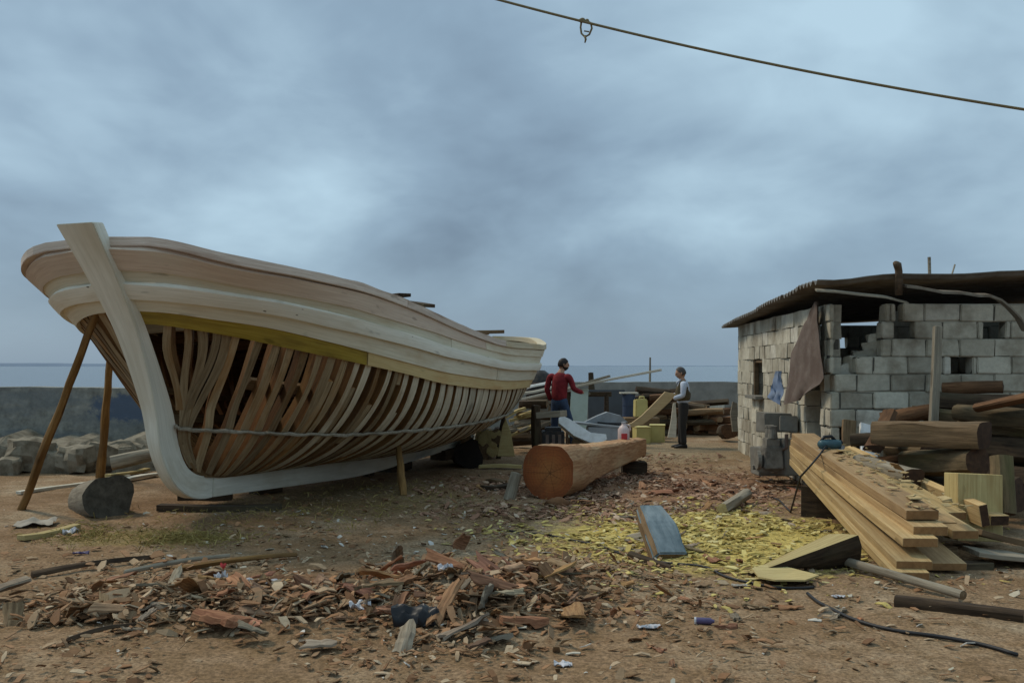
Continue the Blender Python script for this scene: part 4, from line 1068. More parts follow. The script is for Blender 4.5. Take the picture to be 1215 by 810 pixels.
# ---------------------------------------------------------------- timber pile
M['darkhewn'] = wood('dark_hewn_timber', (.07, .045, .024), (.25, .165, .09), 'obj', (.20, .145, .085), .6, .2, .9, grain=(1.5, 22, 22), bmp=.9)
GT = 'old timbers piled before the shed'
def tl(name, a, b_, r0, r1, mat, end, lab, seed, flat=None, squash=1, grp=GT, cat='timber'):
    return tag(log(name, P(*a), P(*b_), r0, r1, mat, end, seed, flat=flat, squash=squash), lab, cat, grp)
tl('hewn_timber', (1042, 514, 10.3), (1168, 516, 9.3), .16, .155, M['darkhewn'], M['darkend'], 'squared brown timber on top of the front of the pile', 1, .82)
tl('old_log', (1080, 550, 10.4), (1160, 547, 9.35), .16, .15, M['mossbark'], M['darkend'], 'mossy log with dark red end below the squared timber', 2, .9)
tl('hewn_timber', (1022, 549, 10.3), (1084, 566, 9.5), .16, .15, M['greywood'], M['darkend'], 'grey flattened timber at the left foot of the pile', 3, .85, .6)
tl('old_log', (1062, 534, 10.9), (1104, 536, 10.2), .14, .13, M['mossbark'], M['darkend'], 'short mossy log tucked between the left timbers', 4)
tl('old_log', (1134, 489, 10.7), (1235, 499, 10.0), .09, .10, M['mossbark'], M['darkend'], 'thin greyish log high on the right of the pile', 5)
tl('old_log', (1138, 505, 10.8), (1240, 512, 10.2), .10, .10, M['mossbark'], M['darkend'], 'thin brown log just under the greyish log', 6)
tl('old_log', (1118, 461, 11.5), (1190, 459, 11.2), .075, .08, M['redbark'], M['darkend'], 'topmost dark red log of the pile below the block hole', 7)
tl('old_log', (1112, 476, 11.3), (1215, 478, 10.9), .11, .10, M['bark'], M['darkend'], 'thick black log second from the top of the pile', 8)
tl('old_log', (1112, 495, 11.3), (1205, 494, 10.9), .10, .10, M['redbark'], M['darkend'], 'dark reddish log third from the top of the pile', 9)
tl('bark_slab', (1158, 484, 10.3), (1230, 468, 9.9), .10, .12, M['redbark'], M['darkend'], 'curved orange bark slab at the upper right of the pile', 10, None, .45)
tl('bark_slab', (1036, 532, 10.2), (1056, 488, 10.9), .11, .08, M['redbark'], M['darkend'], 'reddish bark slab leaning up the left end of the pile', 11, None, .45)
tl('old_log', (1046, 500, 11.3), (1112, 486, 11.1), .10, .08, M['redbark'], M['darkend'], 'sloping reddish log behind the leaning bark slab', 12)
tl('old_log', (1098, 585, 10.3), (1210, 588, 9.6), .19, .18, M['bark'], M['darkend'], 'thick black log at the bottom right of the pile', 13)
tl('old_log', (1015, 580, 10.8), (1110, 592, 10.3), .18, .17, M['bark'], M['darkend'], 'thick black log at the bottom left of the pile', 14)
tl('old_log', (1160, 532, 10.6), (1260, 540, 10.1), .17, .17, M['bark'], M['darkend'], 'thick dark log at the right edge behind the mossy log', 15)
tl('old_log', (1170, 565, 10.4), (1270, 572, 9.9), .17, .17, M['bark'], M['darkend'], 'dark log lowest at the right edge of the pile', 16)
tl('old_log', (1110, 520, 11.2), (1210, 521, 10.8), .15, .15, M['bark'], M['darkend'], 'dark log behind the squared timber', 17)
rgp = random.Random(77)
for i in range(20):
    px = rgp.uniform(1050, 1200); py = rgp.uniform(482 if px > 1110 else 505, 588); Yp = rgp.uniform(10.5, 11.5); h_ = rgp.uniform(20, 55); sl_ = rgp.uniform(-6, 6)
    tl('old_timber', (px - h_, py - sl_, Yp + .2), (px + h_, py + sl_, Yp - .2), rgp.uniform(.06, .12), rgp.uniform(.05, .11), M[rgp.choice(['bark', 'redbark', 'darkhewn', 'mossbark', 'bark'])], M['darkend'], 'dark rough timber filling the back of the old timber pile', 600 + i, rgp.choice([None, .7, .8]), rgp.uniform(.55, 1))
tl('old_log', (1100, 552, 11.2), (1210, 552, 10.8), .16, .16, M['bark'], M['darkend'], 'dark log at the back of the pile near the ground', 18)
tl('upright_log', (1190, 610, 8.9), (1187, 542, 9.05), .11, .10, M['mossbark'], M['darkend'], 'mossy log standing on end at the right edge', 19)
o = plank('timber_post', P(1104.5, 545, 10.6), P(1110.5, 389, 10.75), .085, .07, M['greywood'], seed=5, warp=.006, up=(0, -1, 0)); tag(o, 'grey wooden post standing upright before the shed front', 'post')
o = plank('sawn_block', P(1146, 640, 9.0), P(1146, 561, 9.05), .41, .28, M['yelwood'], seed=6, warp=.0, up=(0, -1, 0)); tag(o, 'pale yellow sawn block standing on end before the timber pile', 'block')
o = plank('upright_board', P(1006, 545, 11.6), P(1007, 500, 11.75), .16, .05, M['hewn'], seed=7, up=(0, -1, 0)); tag(o, 'short tan board standing upright against the shed front', 'board')
o = plank('upright_board', P(1029, 545, 11.5), P(1029, 505, 11.8), .2, .05, M['whitepaint'], seed=8, up=(0, -1, 0)); tag(o, 'short whitish board leaning low on the shed front', 'board')

# ---------------------------------------------------------------- props, blocks and roller under the boat
def prop(a, b_, r, lab, mat='pole', seed=0):
    p0, p1 = Vector(a), Vector(b_); mb = MB(); L = (p1 - p0).length; n = 14
    pts = [p0.lerp(p1, k / n) + Vector((.02 * noise.noise(Vector((k * .35, seed, 0))), 0, 0)) for k in range(n + 1)]
    m, L = frame_from(p0, p1); mi = m.inverted(); mb.tube([mi @ p for p in pts], [r * (1.08 - .2 * k / n) for k in range(n + 1)], 8, wob=.3, seed=seed)
    return tag(mb.build('prop_pole', M[mat], matrix=m, smooth=True, angle=45), lab, 'pole', 'poles propping up the boat')
g = G(24, 604); prop((g.x, g.y, g.z - .03), P(119, 360, 9.75), .045, 'long brown prop pole leaning under the bow at the far left', seed=1)
g = P(119, 568, 14.2); prop((g.x, g.y, gh(g.x, g.y) - .02), P(132.5, 402, 13.3), .058, 'upright brown prop pole behind the thick weathered log', seed=2)
g = G(479, 587); prop((g.x, g.y, g.z - .02), P(470, 506, 12.75), .045, 'short yellowish prop pole under the middle of the hull', seed=3)
g = P(435, 568, 14.3); prop((g.x, g.y, gh(g.x, g.y) - .02), P(432, 520, 14.2), .05, 'dark prop pole close against the keel', 'bark', 4)
g = P(440, 566, 14.5); prop((g.x, g.y, gh(g.x, g.y) - .02), P(441, 522, 14.4), .045, 'second dark prop pole beside the one against the keel', 'bark', 9)
g = P(591, 541, 17.2); prop((g.x, g.y, gh(g.x, g.y) - .02), P(597, 494, 17.0), .045, 'dark prop pole under the stern', 'bark', 5)
roller = log('log_roller', P(106, 595, 11.3), P(130, 589.5, 10.62), .235, .255, M['greywood'], wood('dark_weathered_end', (.045, .038, .028), (.12, .105, .08), 'obj', (.03, .024, .017), .7, 0, .9, grain=(9, 9, 9), bmp=.9, knots=False), 7, n=22, wob=.22)
tag(roller, 'short thick weathered log with dark end lying left of the stem', 'log')
for i, (a, b_, w, t, zz, lab) in enumerate((((190, 606), (332, 605), .16, .07, .0, 'long dark sleeper lying flat under the forefoot'), ((213, 600), (275, 598), .24, .08, .068, 'short dark block carrying the forefoot'), ((300, 586), (330, 583), .2, .06, .0, 'thin dark block under the keel behind the forefoot'), ((455, 560), (480, 556), .3, .12, 0, 'dark block under the middle of the keel'), ((520, 545), (545, 541), .3, .18, 0, 'dark block under the aft end of the keel'))):
    p0, p1 = G(*a), G(*b_); p0.z = p1.z = min(p0.z, p1.z) + zz
    tag(plank('keel_block', p0, p1, w, t, M['bark'], seed=90 + i), lab, 'block')
# boards by the wall on the left
for i, (a, b_, w, t, mt, lab) in enumerate((((22, 587, 0), (152, 566, 0), .09, .04, 'paleboard', 'long thin pale board lying on the ground behind the thick weathered log'), ((140, 574, .02), (186, 565, .02), .12, .04, 'paleboard', 'short pale board lying beside the white stem'), ((128, 570, .04), (176, 560, .03), .10, .04, 'yelwood', 'tan board lying behind the short pale board'), ((120, 560, 0), (185, 553, 0), .25, .10, 'bark', 'dark wide board lying at the foot of the stones'),
        ((22, 642, 0), (92, 628, 0), .10, .05, 'yelwood', 'bent yellowish board lying at the left edge of the yard'))):
    p0, p1 = G(*a[:2]), G(*b_[:2]); p0.z += a[2]; p1.z += b_[2]
    tag(plank('loose_board', p0, p1, w, t, M[mt], seed=100 + i, jag=.01), lab, 'board')
tag(log('driftwood_log', P(132, 549, 14.6), P(188, 538, 14.8), .11, .09, M['greywood'], M['greywood'], 21), 'smooth grey driftwood log against the stones behind the stem', 'log')

# ---------------------------------------------------------------- the big hewn log
p0 = P(650, 559, 11.85); p0.z = .345 + gh(p0.x, p0.y); p1 = P(756, 539, 14.9); p1.z = .345
mat, L = frame_from(p0, p1); mb = MB(); rows = []; n = 40; rng = random.Random(3)
for i in range(41):
    k = i / 40; ss = lambda a_, b_: (lambda t: t * t * (3 - 2 * t))(min(1, max(0, (k - a_) / (b_ - a_)))); sq = ss(.07, .30); sm = k if k > .06 else k * .5; row = []
    hy = lerp(.34, .15, sm ** .62); hz = lerp(.33, .135, sm ** .55); zc = lerp(0, .055, sm)
    for j in range(n):
        an = 2 * math.pi * (j + .5) / n
        rr = .355 * (1 + .05 * noise.noise(Vector((math.cos(an) * 1.5, math.sin(an) * 1.5, k * 2))) + .02 * noise.noise(Vector((an * 6, k * 9, 0))))
        cy, cz = math.cos(an) * rr, math.sin(an) * rr
        cz = min(cz, .315 + .01 * noise.noise(Vector((k * 20, j, 1)))); cy = max(-.335, min(.335, cy))
        a8 = max(abs(math.cos(an)), abs(math.sin(an))); sb_ = lerp(1., .93, k)
        by, bz = math.cos(an) / a8 ** .92 * hy, math.sin(an) / a8 ** .92 * hz
        y = lerp(cy, by, sq); z = lerp(cz, bz + zc, sq); z = min(z, lerp(.315, .19, k))
        row.append((k * L + (.015 * noise.noise(Vector((y * 5, z * 5, 0))) if i in (0, 40) else 0), y, z + (.016 * noise.noise(Vector((k * 22, j * .35, 7))) + .008 * noise.noise(Vector((k * 55, j * .9, 3)))) * (i > 0)))
    rows.append(row)
mb.grid(rows, closed_v=True, flip=True)
for row, mi in ((rows[0], 1), (rows[-1][::-1], 1)):
    c = sum((Vector(p) for p in row), Vector()) / n; mid_ = [c.lerp(Vector(p), .5) for p in row]
    for j in range(n): mb.poly([c, mid_[j], mid_[(j + 1) % n]], mi); mb.poly([mid_[j], row[j], row[(j + 1) % n], mid_[(j + 1) % n]], mi)
m, nt, b = newmat('log_growth_rings'); tc = N(nt, 'ShaderNodeTexCoord'); v = tc.outputs['Object']
wv = N(nt, 'ShaderNodeTexWave', wave_type='RINGS', rings_direction='X'); wv.inputs['Scale'].default_value = 8; wv.inputs['Distortion'].default_value = 2.2; wv.inputs['Detail'].default_value = 3; wv.inputs['Detail Scale'].default_value = 1.2
mo = N(nt, 'ShaderNodeMapping'); mo.inputs['Location'].default_value = (0, .03, .02); nt.links.new(v, mo.inputs['Vector']); nt.links.new(mo.outputs[0], wv.inputs['Vector'])
n1 = noisef(nt, v, 5, 6, .7); n2 = noisef(nt, mapping(nt, v, (1, 30, 3)), 1.5, 4, .6)
ln = N(nt, 'ShaderNodeVectorMath', operation='LENGTH'); nt.links.new(mo.outputs[0], ln.inputs[0])
ctr = ramp(nt, math_(nt, 'ADD', ln.outputs['Value'], math_(nt, 'MULTIPLY', math_(nt, 'SUBTRACT', n1, .5), .12)), [(.0, (.38, .155, .05)), (.12, (.36, .13, .04)), (.22, (.32, .098, .03)), (.34, (.23, .066, .022))])
col = mixc(nt, math_(nt, 'MULTIPLY', wv.outputs['Fac'], .26), ctr, (.16, .055, .02))
col = mixc(nt, ramp(nt, n1, [(.5, (0, 0, 0)), (.75, (.6,) * 3)]), col, (.14, .055, .024)); col = mixc(nt, ramp(nt, n2, [(.55, (0, 0, 0)), (.8, (.5,) * 3)]), col, (.28, .15, .05))
sp_ = N(nt, 'ShaderNodeSeparateXYZ'); nt.links.new(mo.outputs[0], sp_.inputs[0])
ang = math_(nt, 'ARCTAN2', sp_.outputs[1], sp_.outputs[2])
cr = math_(nt, 'ABSOLUTE', math_(nt, 'SINE', math_(nt, 'ADD', math_(nt, 'MULTIPLY', ang, 3.5), math_(nt, 'MULTIPLY', n1, 1.6))))
cr = math_(nt, 'ADD', math_(nt, 'MULTIPLY', cr, ln.outputs['Value']), math_(nt, 'MULTIPLY', ln.outputs['Value'], .02))
col = mixc(nt, ramp(nt, cr, [(.004, (.8,) * 3), (.013, (0, 0, 0))]), col, (.04, .018, .008))
saw = noisef(nt, mapping(nt, v, (1, 3, 60)), 1.0, 3, .6); col = mixc(nt, ramp(nt, saw, [(.5, (0, 0, 0)), (.75, (.45,) * 3)]), col, (.12, .042, .016))
nt.links.new(col, b.inputs['Base Color']); b.inputs['Roughness'].default_value = .85; set_bump(nt, b, saw, .5, .008); M['rings'] = m
M['hewnlog'] = wood('hewn_orange_log', (.22, .10, .045), (.52, .32, .17), 'obj', (.52, .40, .24), .8, 0, .88, grain=(2.2, 22, 22), bmp=.9)
tag(mb.build('hewn_log', [M['hewnlog'], M['rings']], matrix=mat, smooth=True, angle=30), 'big orange log hewn down to a squared beam at its far end', 'log')
g = P(752, 552, 14.6); mb = MB(); mb.box((0, 0, .11), (.36, .3, .22), jit=.01); o = mb.build('support_block', M['bark'], bevel=.01); o.location = (g.x, g.y, gh(g.x, g.y) - .02); tag(o, 'dark support block under the far end of the big hewn log', 'block')
g = G(661, 600); mb = MB(); mb.ball((0, 0, 0), (.14, .12, .08), 12, 8, wob=.35, seed=3); o = mb.build('clay_lump', plain('reddish_lump', (.17, .085, .04), .95, 0, 12, (.10, .055, .03), .6, .5), smooth=True); o.location = (g.x, g.y - .02, g.z + .03); tag(o, 'rounded reddish lump wedged before the big log end', 'wedge')
g = G(604, 592); tag(log('short_post', Vector((g.x, g.y, g.z - .01)), P(613, 561, 11.9), .075, .07, M['greywood'], M['greywood'], 22, wob=.1), 'short grey post leaning on the big log end', 'post')
tag(plank('offcut_board', G(571, 582) + Vector((0, 0, .01)), G(604, 580) + Vector((0, 0, .02)), .14, .05, M['bark'], seed=23), 'dark offcut board lying left of the short grey post', 'board')
tag(plank('offcut_board', G(578, 572) + Vector((0, 0, .01)), G(600, 574) + Vector((0, 0, .02)), .14, .04, M['hewn'], seed=24), 'brown offcut chunk lying behind the short grey post', 'board')
jug = thing('plastic_jug', 'pinkish white plastic jug standing on the far end of the big log', 'jug', P(740, 530, 14.55)); jug.location.z = .52
mb = MB(); mb.tube([(0, 0, 0), (0, 0, .02), (0, 0, .17), (0, 0, .215), (0, 0, .24), (0, 0, .265)], [.085, .09, .088, .06, .03, .028], 14); mb.build('jug_body', M['pinkjug'], jug, smooth=True, angle=50)
mb = MB(); mb.tube([(0, 0, .263), (0, 0, .285)], .032, 10); mb.build('cap', M['whitebag'], jug)
mb = MB(); mb.box((-.0, -.087, .07), (.09, .012, .09)); mb.build('jug_label', M['redplastic'], jug, bevel=.003)
mb = MB(); mb.tube([(.03, 0, .245), (.09, 0, .23), (.10, 0, .17), (.085, 0, .13)], .012, 7); mb.build('handle', M['pinkjug'], jug, smooth=True)

# ---------------------------------------------------------------- clutter between the boat and the far wall
tag(log('dark_stump', P(550, 541, 16.2), P(556, 539, 15.5), .20, .235, M['bark'], plain('charred_end', (.012, .009, .007), .9, 0, 8, (.03, .02, .014), .5, .5), 31), 'black charred log end beside the keel', 'log')
tag(plank('loose_board', G(568, 556) + Vector((0, 0, .02)), G(618, 557) + Vector((0, 0, .03)), .12, .05, M['yelwood'], seed=33), 'yellowish board lying behind the big log end', 'board')
mt = frame_from(P(590, 541, 15.6), P(610, 541, 15.6), up=(0, -.95, .3))[0]
def tri(name, pts, Y, th, mat, lab, cat, lean=.0, group=None):
    """a shaped flat timber: outline in photograph positions at distance Y, th thick"""
    pp = [P(x, y, Y) for x, y in pts]; c = sum(pp, Vector()) / len(pp); zmin = min(p.z for p in pp)
    mb = MB(); q = [(p.x - c.x, p.z - zmin) for p in pp]
    mb.prism(q, th, Matrix.Rotation(R(90), 4, 'X')); o = mb.build(name, mat, bevel=.004); o.location = (c.x, Y, zmin); o.rotation_euler = (-lean, 0, 0)
    return tag(o, lab, cat, group)
tri('shaped_board', [(590, 541), (611, 541), (606, 512), (600, 496), (596, 506)], 15.8, .05, M['yelwood'], 'pale yellow triangular board standing under the stern', 'board', .15)
rng = random.Random(17)
labs = ['cut end of a small log in the pile under the stern']
for i in range(11):
    px = rng.uniform(553, 592); py = rng.uniform(514, 536); a = P(px, py, 17.0); b_ = P(px + rng.uniform(-6, 6), py - 4, 17.7)
    r = rng.uniform(.09, .16); tag(log('small_log', b_, a, r * .9, r, M['greywood'] if i % 3 else M['redbark'], M['yelwood'] if i % 2 else M['hewn'], 50 + i, n=10), 'small cut log in the heap under the stern', 'log', 'small logs heaped under the stern')
for i in range(16):
    px = rng.uniform(600, 640); py = rng.uniform(487, 516); a = P(px - rng.uniform(8, 18), py + rng.uniform(-2, 6), 18.6 + rng.uniform(-.3, .3)); b_ = P(px + rng.uniform(8, 18), py - rng.uniform(2, 10), 18.8 + rng.uniform(-.3, .3))
    tag(plank('split_stick', a, b_, rng.uniform(.05, .10), .05, M['yelwood'] if i % 2 else M['greywood'], seed=200 + i), 'split stick in the firewood heap behind the stern', 'stick', 'split sticks heaped behind the stern')
for i in range(7):
    a = P(606 + i * 2, 523 - i * 7, 19.4); b_ = P(662 - i * 2, 522 - i * 7, 19.2); tag(log('heaped_pole', a, b_, .12, .11, M['greywood'] if i % 2 else M['bark'], M['hewn'], 70 + i, n=9), 'rough pole stacked behind the firewood heap', 'pole', 'rough poles stacked behind the firewood')
for i, (a, b_, w, t, mt, lab) in enumerate((((620, 474, 20.3), (786, 439, 19.4), .13, .045, 'paleboard', 'long pale plank pointing up towards the older man'), ((622, 478, 20.5), (724, 448, 20.0), .16, .05, 'greywood', 'grey plank lying beside the long pale plank'), ((618, 469, 21), (668, 458, 21), .3, .05, 'paleboard', 'wide pale plank behind the stern of the boat'), ((617, 464, 21.3), (660, 452, 21.3), .26, .05, 'whitepaint', 'whitish plank on top behind the stern'), ((640, 482, 20.2), (700, 468, 20.1), .2, .05, 'greywood', 'lower grey plank behind the man in red'))):
    tag(plank('long_plank', P(*a), P(*b_), w, t, M[mt], seed=300 + i, warp=.015), lab, 'plank', 'planks resting on the trestle')
tr = thing('trestle', 'dark wooden trestle carrying the long planks behind the man in red', 'trestle', P(697, 520, 20.1))
tr.location.z = 0
mb = MB(); mb.box((0, 0, 1.06), (1.0, .1, .1)); mb.build('trestle_beam', M['bark'], tr, bevel=.005)
for sx in (-.4, .4):
    for sy in (-1, 1):
        mb = MB(); mb.tube([(sx, sy * .3, 0), (sx, sy * .05, 1.05)], .04, 7); mb.build('leg', M['bark'], tr)
o = plank('green_panel', P(685, 520, 19.7), P(688, 461, 20.0), .36, .03, M['greenboard'], seed=3, warp=0, up=(0, -1, 0)); tag(o, 'pale green panel leaning upright beside the man in red', 'panel')
tri('slate_board', [(698, 512), (742, 512), (742, 462), (698, 462)], 24.2, .04, plain('slate_board', (.075, .08, .085), .8, 0, 4, (.05, .05, .05), .5, .1), 'dark grey board standing between the trestle and the far wall', 'board', .12)
tag(log('mast_pole', P(771, 470, 26.5), P(771.5, 424, 26.5), .03, .025, M['greywood'], M['greywood'], 5, n=8), 'thin bare pole rising above the far wall', 'pole')
tag(log('short_pile', P(702, 470, 25.2), P(701, 442, 25.2), .09, .07, M['bark'], M['bark'], 6, n=9), 'short dark stump post behind the long planks', 'post')
bar = thing('old_barrel', 'dark rounded barrel just behind the boat stern', 'barrel', P(640, 500, 22.5)); bar.location.z = .6
mb = MB(); mb.tube([(0, 0, 0), (0, 0, .3), (0, 0, .6), (0, 0, .85), (0, 0, .95)], [.27, .32, .32, .26, .12], 16); mb.build('barrel_body', M['darkmetal'], bar, smooth=True, angle=50)
for z in (.18, .62):
    mb = MB(); mb.tube([(0, 0, z), (0, 0, z + .05)], .326, 16); mb.build('hoop', M['rust'], bar)
tag(log('barrel_stand', P(630, 520, 22.5), P(655, 520, 22.5), .3, .3, M['bark'], M['bark'], 8), 'dark log under the old barrel', 'log')
# engine box with a board on it
eb = thing('engine_box', 'black metal machine box behind the big log end', 'machine', P(656, 530, 15.6)); eb.location.z = .0
mb = MB(); mb.box((0, 0, .42), (.36, .4, .36)); mb.box((0, 0, .62), (.26, .3, .08)); mb.build('machine_body', M['darkmetal'], eb, bevel=.012)
for k in (-.1, 0, .1):
    mb = MB(); mb.box((k, -.206, .45), (.05, .02, .2)); mb.build('cooling_fin', M['rust'], eb)
for sx in (-.14, .14):
    mb = MB(); mb.box((sx, 0, .12), (.08, .4, .24)); mb.build('leg', M['bark'], eb)
tag(plank('loose_board', P(641, 496, 15.7), P(670, 494, 15.5), .26, .1, M['greywood'], seed=41, warp=.0), 'grey board lying flat on the black machine box', 'board')
tag(log('dark_post', P(637, 530, 16.4), P(636, 481, 16.4), .09, .07, M['bark'], M['darkend'], 42, n=9), 'dark stub post left of the black machine box', 'post')
# white painted curved frame timber
tri('curved_timber', [(663, 496), (668, 493), (676, 497), (692, 508), (701, 514), (719, 516), (720, 522), (713, 528), (699, 526), (681, 518), (663, 502)], 16.2, .16, M['whitepaint'], 'bright white curved boat timber lying behind the big log', 'timber', .35)
tri('trestle_stand', [(672, 545), (715, 545), (711, 527), (680, 520)], 16.3, .14, M['hewn'], 'rough wooden chock under the white curved timber', 'chock')
mc = thing('planing_machine', 'grey sheet metal planing machine standing behind the white timber', 'machine', P(715, 530, 18.2)); mc.location.z = 0
mb = MB(); mb.box((0, 0, .28), (.66, .5, .46), taper=.12); mb.build('machine_base', M['greymetal'], mc, bevel=.012)
mb = MB(); mb.box((-.06, 0, .535), (1.0, .46, .04), Matrix.Rotation(R(6), 3, 'Y')); mb.build('table', M['greymetal'], mc, bevel=.004)
mb = MB(); mb.box((.1, -.1, .566), (.42, .06, .03), Matrix.Rotation(R(6), 3, 'Y')); mb.build('cutter_slot', M['black'], mc)
mb = MB(); mb.prism([(-.42, 0), (.42, 0), (.28, .13), (.02, .2), (-.18, .12)], .25, Matrix.Translation((.08, .25, .57)) @ Matrix.Rotation(R(90), 4, 'X')); mb.build('hood', M['greymetal'], mc, bevel=.006)
for sx in (-.26, .26):
    mb = MB(); mb.box((sx, 0, .03), (.1, .46, .06)); mb.build('foot', M['darkmetal'], mc)
# the plank in the older man's hands
tri('curved_plank', [(743, 504), (750, 501), (761, 493), (775, 479), (789, 464.5), (802, 467), (795, 476), (779, 491), (763, 503), (748, 507)], 18.95, .07, wood('fresh_curved_plank', (.40, .27, .13), (.56, .42, .24), 'obj', None, .5, .0, .7), 'curved fresh plank held up at one end by the older man', 'plank')
tri('pale_wedge', [(792, 519), (802, 519), (803, 500), (802, 478), (799, 478), (796, 500)], 19.35, .04, M['paleboard'], 'narrow pale wedge board standing by the older man', 'board', .06)
def jerry(px, Y, w, dd, h, lab, z=0):
    g = P(px, 500, Y); r_ = thing('jerry_can', lab, 'container', (g.x, g.y, gh(g.x, g.y) + z), .15, 'yellow containers near the older man'); mb = MB(); mb.box((0, 0, h / 2), (w, dd, h), taper=.06); mb.build('can_body', M['yellowplastic'], r_, bevel=.025)
    mb = MB(); mb.tube([(-w * .32, 0, h - .01), (-w * .32, 0, h + .04)], .035, 10); mb.build('cap', M['black'], r_); mb = MB(); mb.tube([(-w * .12, 0, h - .02), (-w * .05, 0, h + .05), (w * .25, 0, h + .05), (w * .32, 0, h - .02)], .02, 8); mb.build('handle', M['yellowplastic'], r_, smooth=True)
def ybox(px, Y, w, dd, h, lab, z=0, rz=.1):
    g = P(px, 500, Y); r_ = thing('yellow_crate', lab, 'crate', (g.x, g.y, gh(g.x, g.y) + z), rz, 'yellow containers near the older man'); mb = MB()
    mb.box((0, 0, .015), (w, dd, .03)); 
    for s in (-1, 1): mb.box((s * (w / 2 - .012), 0, h / 2 + .016), (.024, dd, h - .03)); mb.box((0, s * (dd / 2 - .012), h / 2 + .016), (w - .05, .024, h - .03))
    mb.build('crate_shell', M['yellowplastic'], r_, bevel=.004); mb = MB()
    mb.box((0, 0, h + .005), (w + .02, dd + .02, .02)); mb.build('crate_lid', M['yellowplastic'], r_, bevel=.004)
ybox(761, 20.6, .30, .4, .34, 'yellow crate on the ground nearer the machine'); ybox(780, 20.9, .32, .4, .36, 'yellow crate on the ground right of its twin', 0, -.15)
g = P(761, 520, 22.2); tag(plank('box_stand', Vector((g.x - .4, g.y, gh(g.x, g.y))), Vector((g.x + .4, g.y, gh(g.x, g.y))), .5, .46, M['hewn'], seed=9, warp=0), 'wooden bench block under the yellow can', 'block')
jerry(760, 22.1, .30, .24, .42, 'tall yellow jerry can standing behind the held plank', .47)
dr = thing('blue_drum', 'dark blue drum standing behind the planing machine', 'drum', P(746, 505, 22.6)); dr.location.z = .2
mb = MB(); mb.tube([(0, 0, 0), (0, 0, .80)], .15, 18); mb.build('drum_body', M['blueplastic'], dr, smooth=True, angle=40)
for z in (.25, .52, .77):
    mb = MB(); mb.tube([(0, 0, z), (0, 0, z + .025)], .156, 18); mb.build('hoop', M['blueplastic'], dr)
mb = MB(); mb.box((0, 0, .815), (.42, .3, .03)); mb.build('lid_board', M['paleboard'], dr, bevel=.004)
rng = random.Random(23); row_y = [513, 505, 497, 489, 481, 473, 466]
for r_i, py in enumerate(row_y):
    n_ = [7, 7, 6, 6, 5, 4, 2][r_i]
    for k in range(n_):
        px = 812 + (k - (n_ - 1) / 2) * 15 + rng.uniform(-5, 5)
        if py < 480: px = 782 + (k - (n_ - 1) / 2) * 9 + rng.uniform(-3, 3)
        L = rng.uniform(14, 24); a = P(px - L, py + rng.uniform(-4, 4), 23.2 + rng.uniform(-.4, .5)); b_ = P(px + L, py + rng.uniform(-5, 4), 23.0 + rng.uniform(-.4, .5))
        mt = rng.choice(['redbark', 'bark', 'hewn', 'redbark', 'bark'])
        tag(log('stacked_timber', a, b_, rng.uniform(.09, .14), rng.uniform(.09, .13), M[mt], M['hewn'] if k % 3 else M['darkend'], 400 + r_i * 10 + k, n=9, flat=.8 if k % 2 else None, squash=rng.uniform(.6, 1)), 'rough brown timber in the stack behind the older man', 'timber', 'timbers stacked behind the older man')
tri('shaped_board', [(869, 512), (877, 512), (875, 478), (870, 476), (867, 490)], 19.8, .06, M['greywood'], 'grey pointed board leaning at the far corner of the shed', 'board', .1)
tag(log('round_log', P(858, 512, 21.2), P(866, 511, 20.6), .15, .16, M['bark'], M['redbark'], 55), 'short reddish log by the far corner of the shed', 'log')

# ---------------------------------------------------------------- foreground pieces
# blue grey half log
m, L = frame_from(P(797, 663, 8.25), P(771, 604, 8.75), up=(0, -1, .25)); m.translation.z = max(m.translation.z, gh(m.translation.x, m.translation.y) + .01)
mb = MB(); rows = []
for i in range(13):
    k = i / 12; row = []; sc = 1 - .22 * max(0, k - .6) / .4
    prof = [(-.165, -.02), (-.13, .045), (.13, .045), (.165, -.02), (.15, -.12), (.08, -.19), (-.08, -.19), (-.15, -.12)]
    for j, (y, z) in enumerate(prof): row.append((k * L, (y + .012 * noise.noise(Vector((k * 3, j, 0)))) * sc, (z + .01 * noise.noise(Vector((k * 4, j, 5)))) * sc + .03 * math.sin(k * 3.1)))
    rows.append(row)
for j in range(8):
    mb.grid([[r[j], r[(j + 1) % 8]] for r in rows], mi=0 if j == 1 else 1, flip=True)
mb.poly(rows[0], 1); mb.poly(rows[-1][::-1], 0)
tag(mb.build('half_log', [M['bluegrey'], M['hewn']], matrix=m @ Matrix.Rotation(R(20), 4, 'X'), bevel=.012), 'short half log with blue grey face standing on yellow chips', 'log')
# split slab with yellow face
p0 = P(889, 684, 7.55); p1 = P(1000, 668, 7.85); p0.z = gh(p0.x, p0.y) + .02; p1.z = p0.z + .25
m, L = frame_from(p0, p1); mb = MB(); rows = []
for i in range(15):
    k = i / 14; r = .03 + .17 * k ** .8; row = []
    for j in range(10):
        an = math.pi * j / 9 + math.pi; row.append((k * L + .02 * noise.noise(Vector((j * .7, k * 2, 3))), math.cos(an) * r, math.sin(an) * (.03 + .24 * k) * (1 + .2 * noise.noise(Vector((j * .8, k * 4, 0))))))
    rows.append(row)
mb.grid(rows, mi=0); mb.grid([[r[0], Vector(r[0]).lerp(Vector(r[9]), .5) + Vector((0, 0, .008)), r[9]] for r in rows], mi=1, flip=True); mb.poly(rows[-1], 0); mb.poly(rows[0], 0)
tag(mb.build('split_slab', [M['bark'], M['yelwood']], matrix=m @ Matrix.Rotation(R(-9), 4, 'X')), 'split log slab with yellow upper face and dark bark below', 'log')
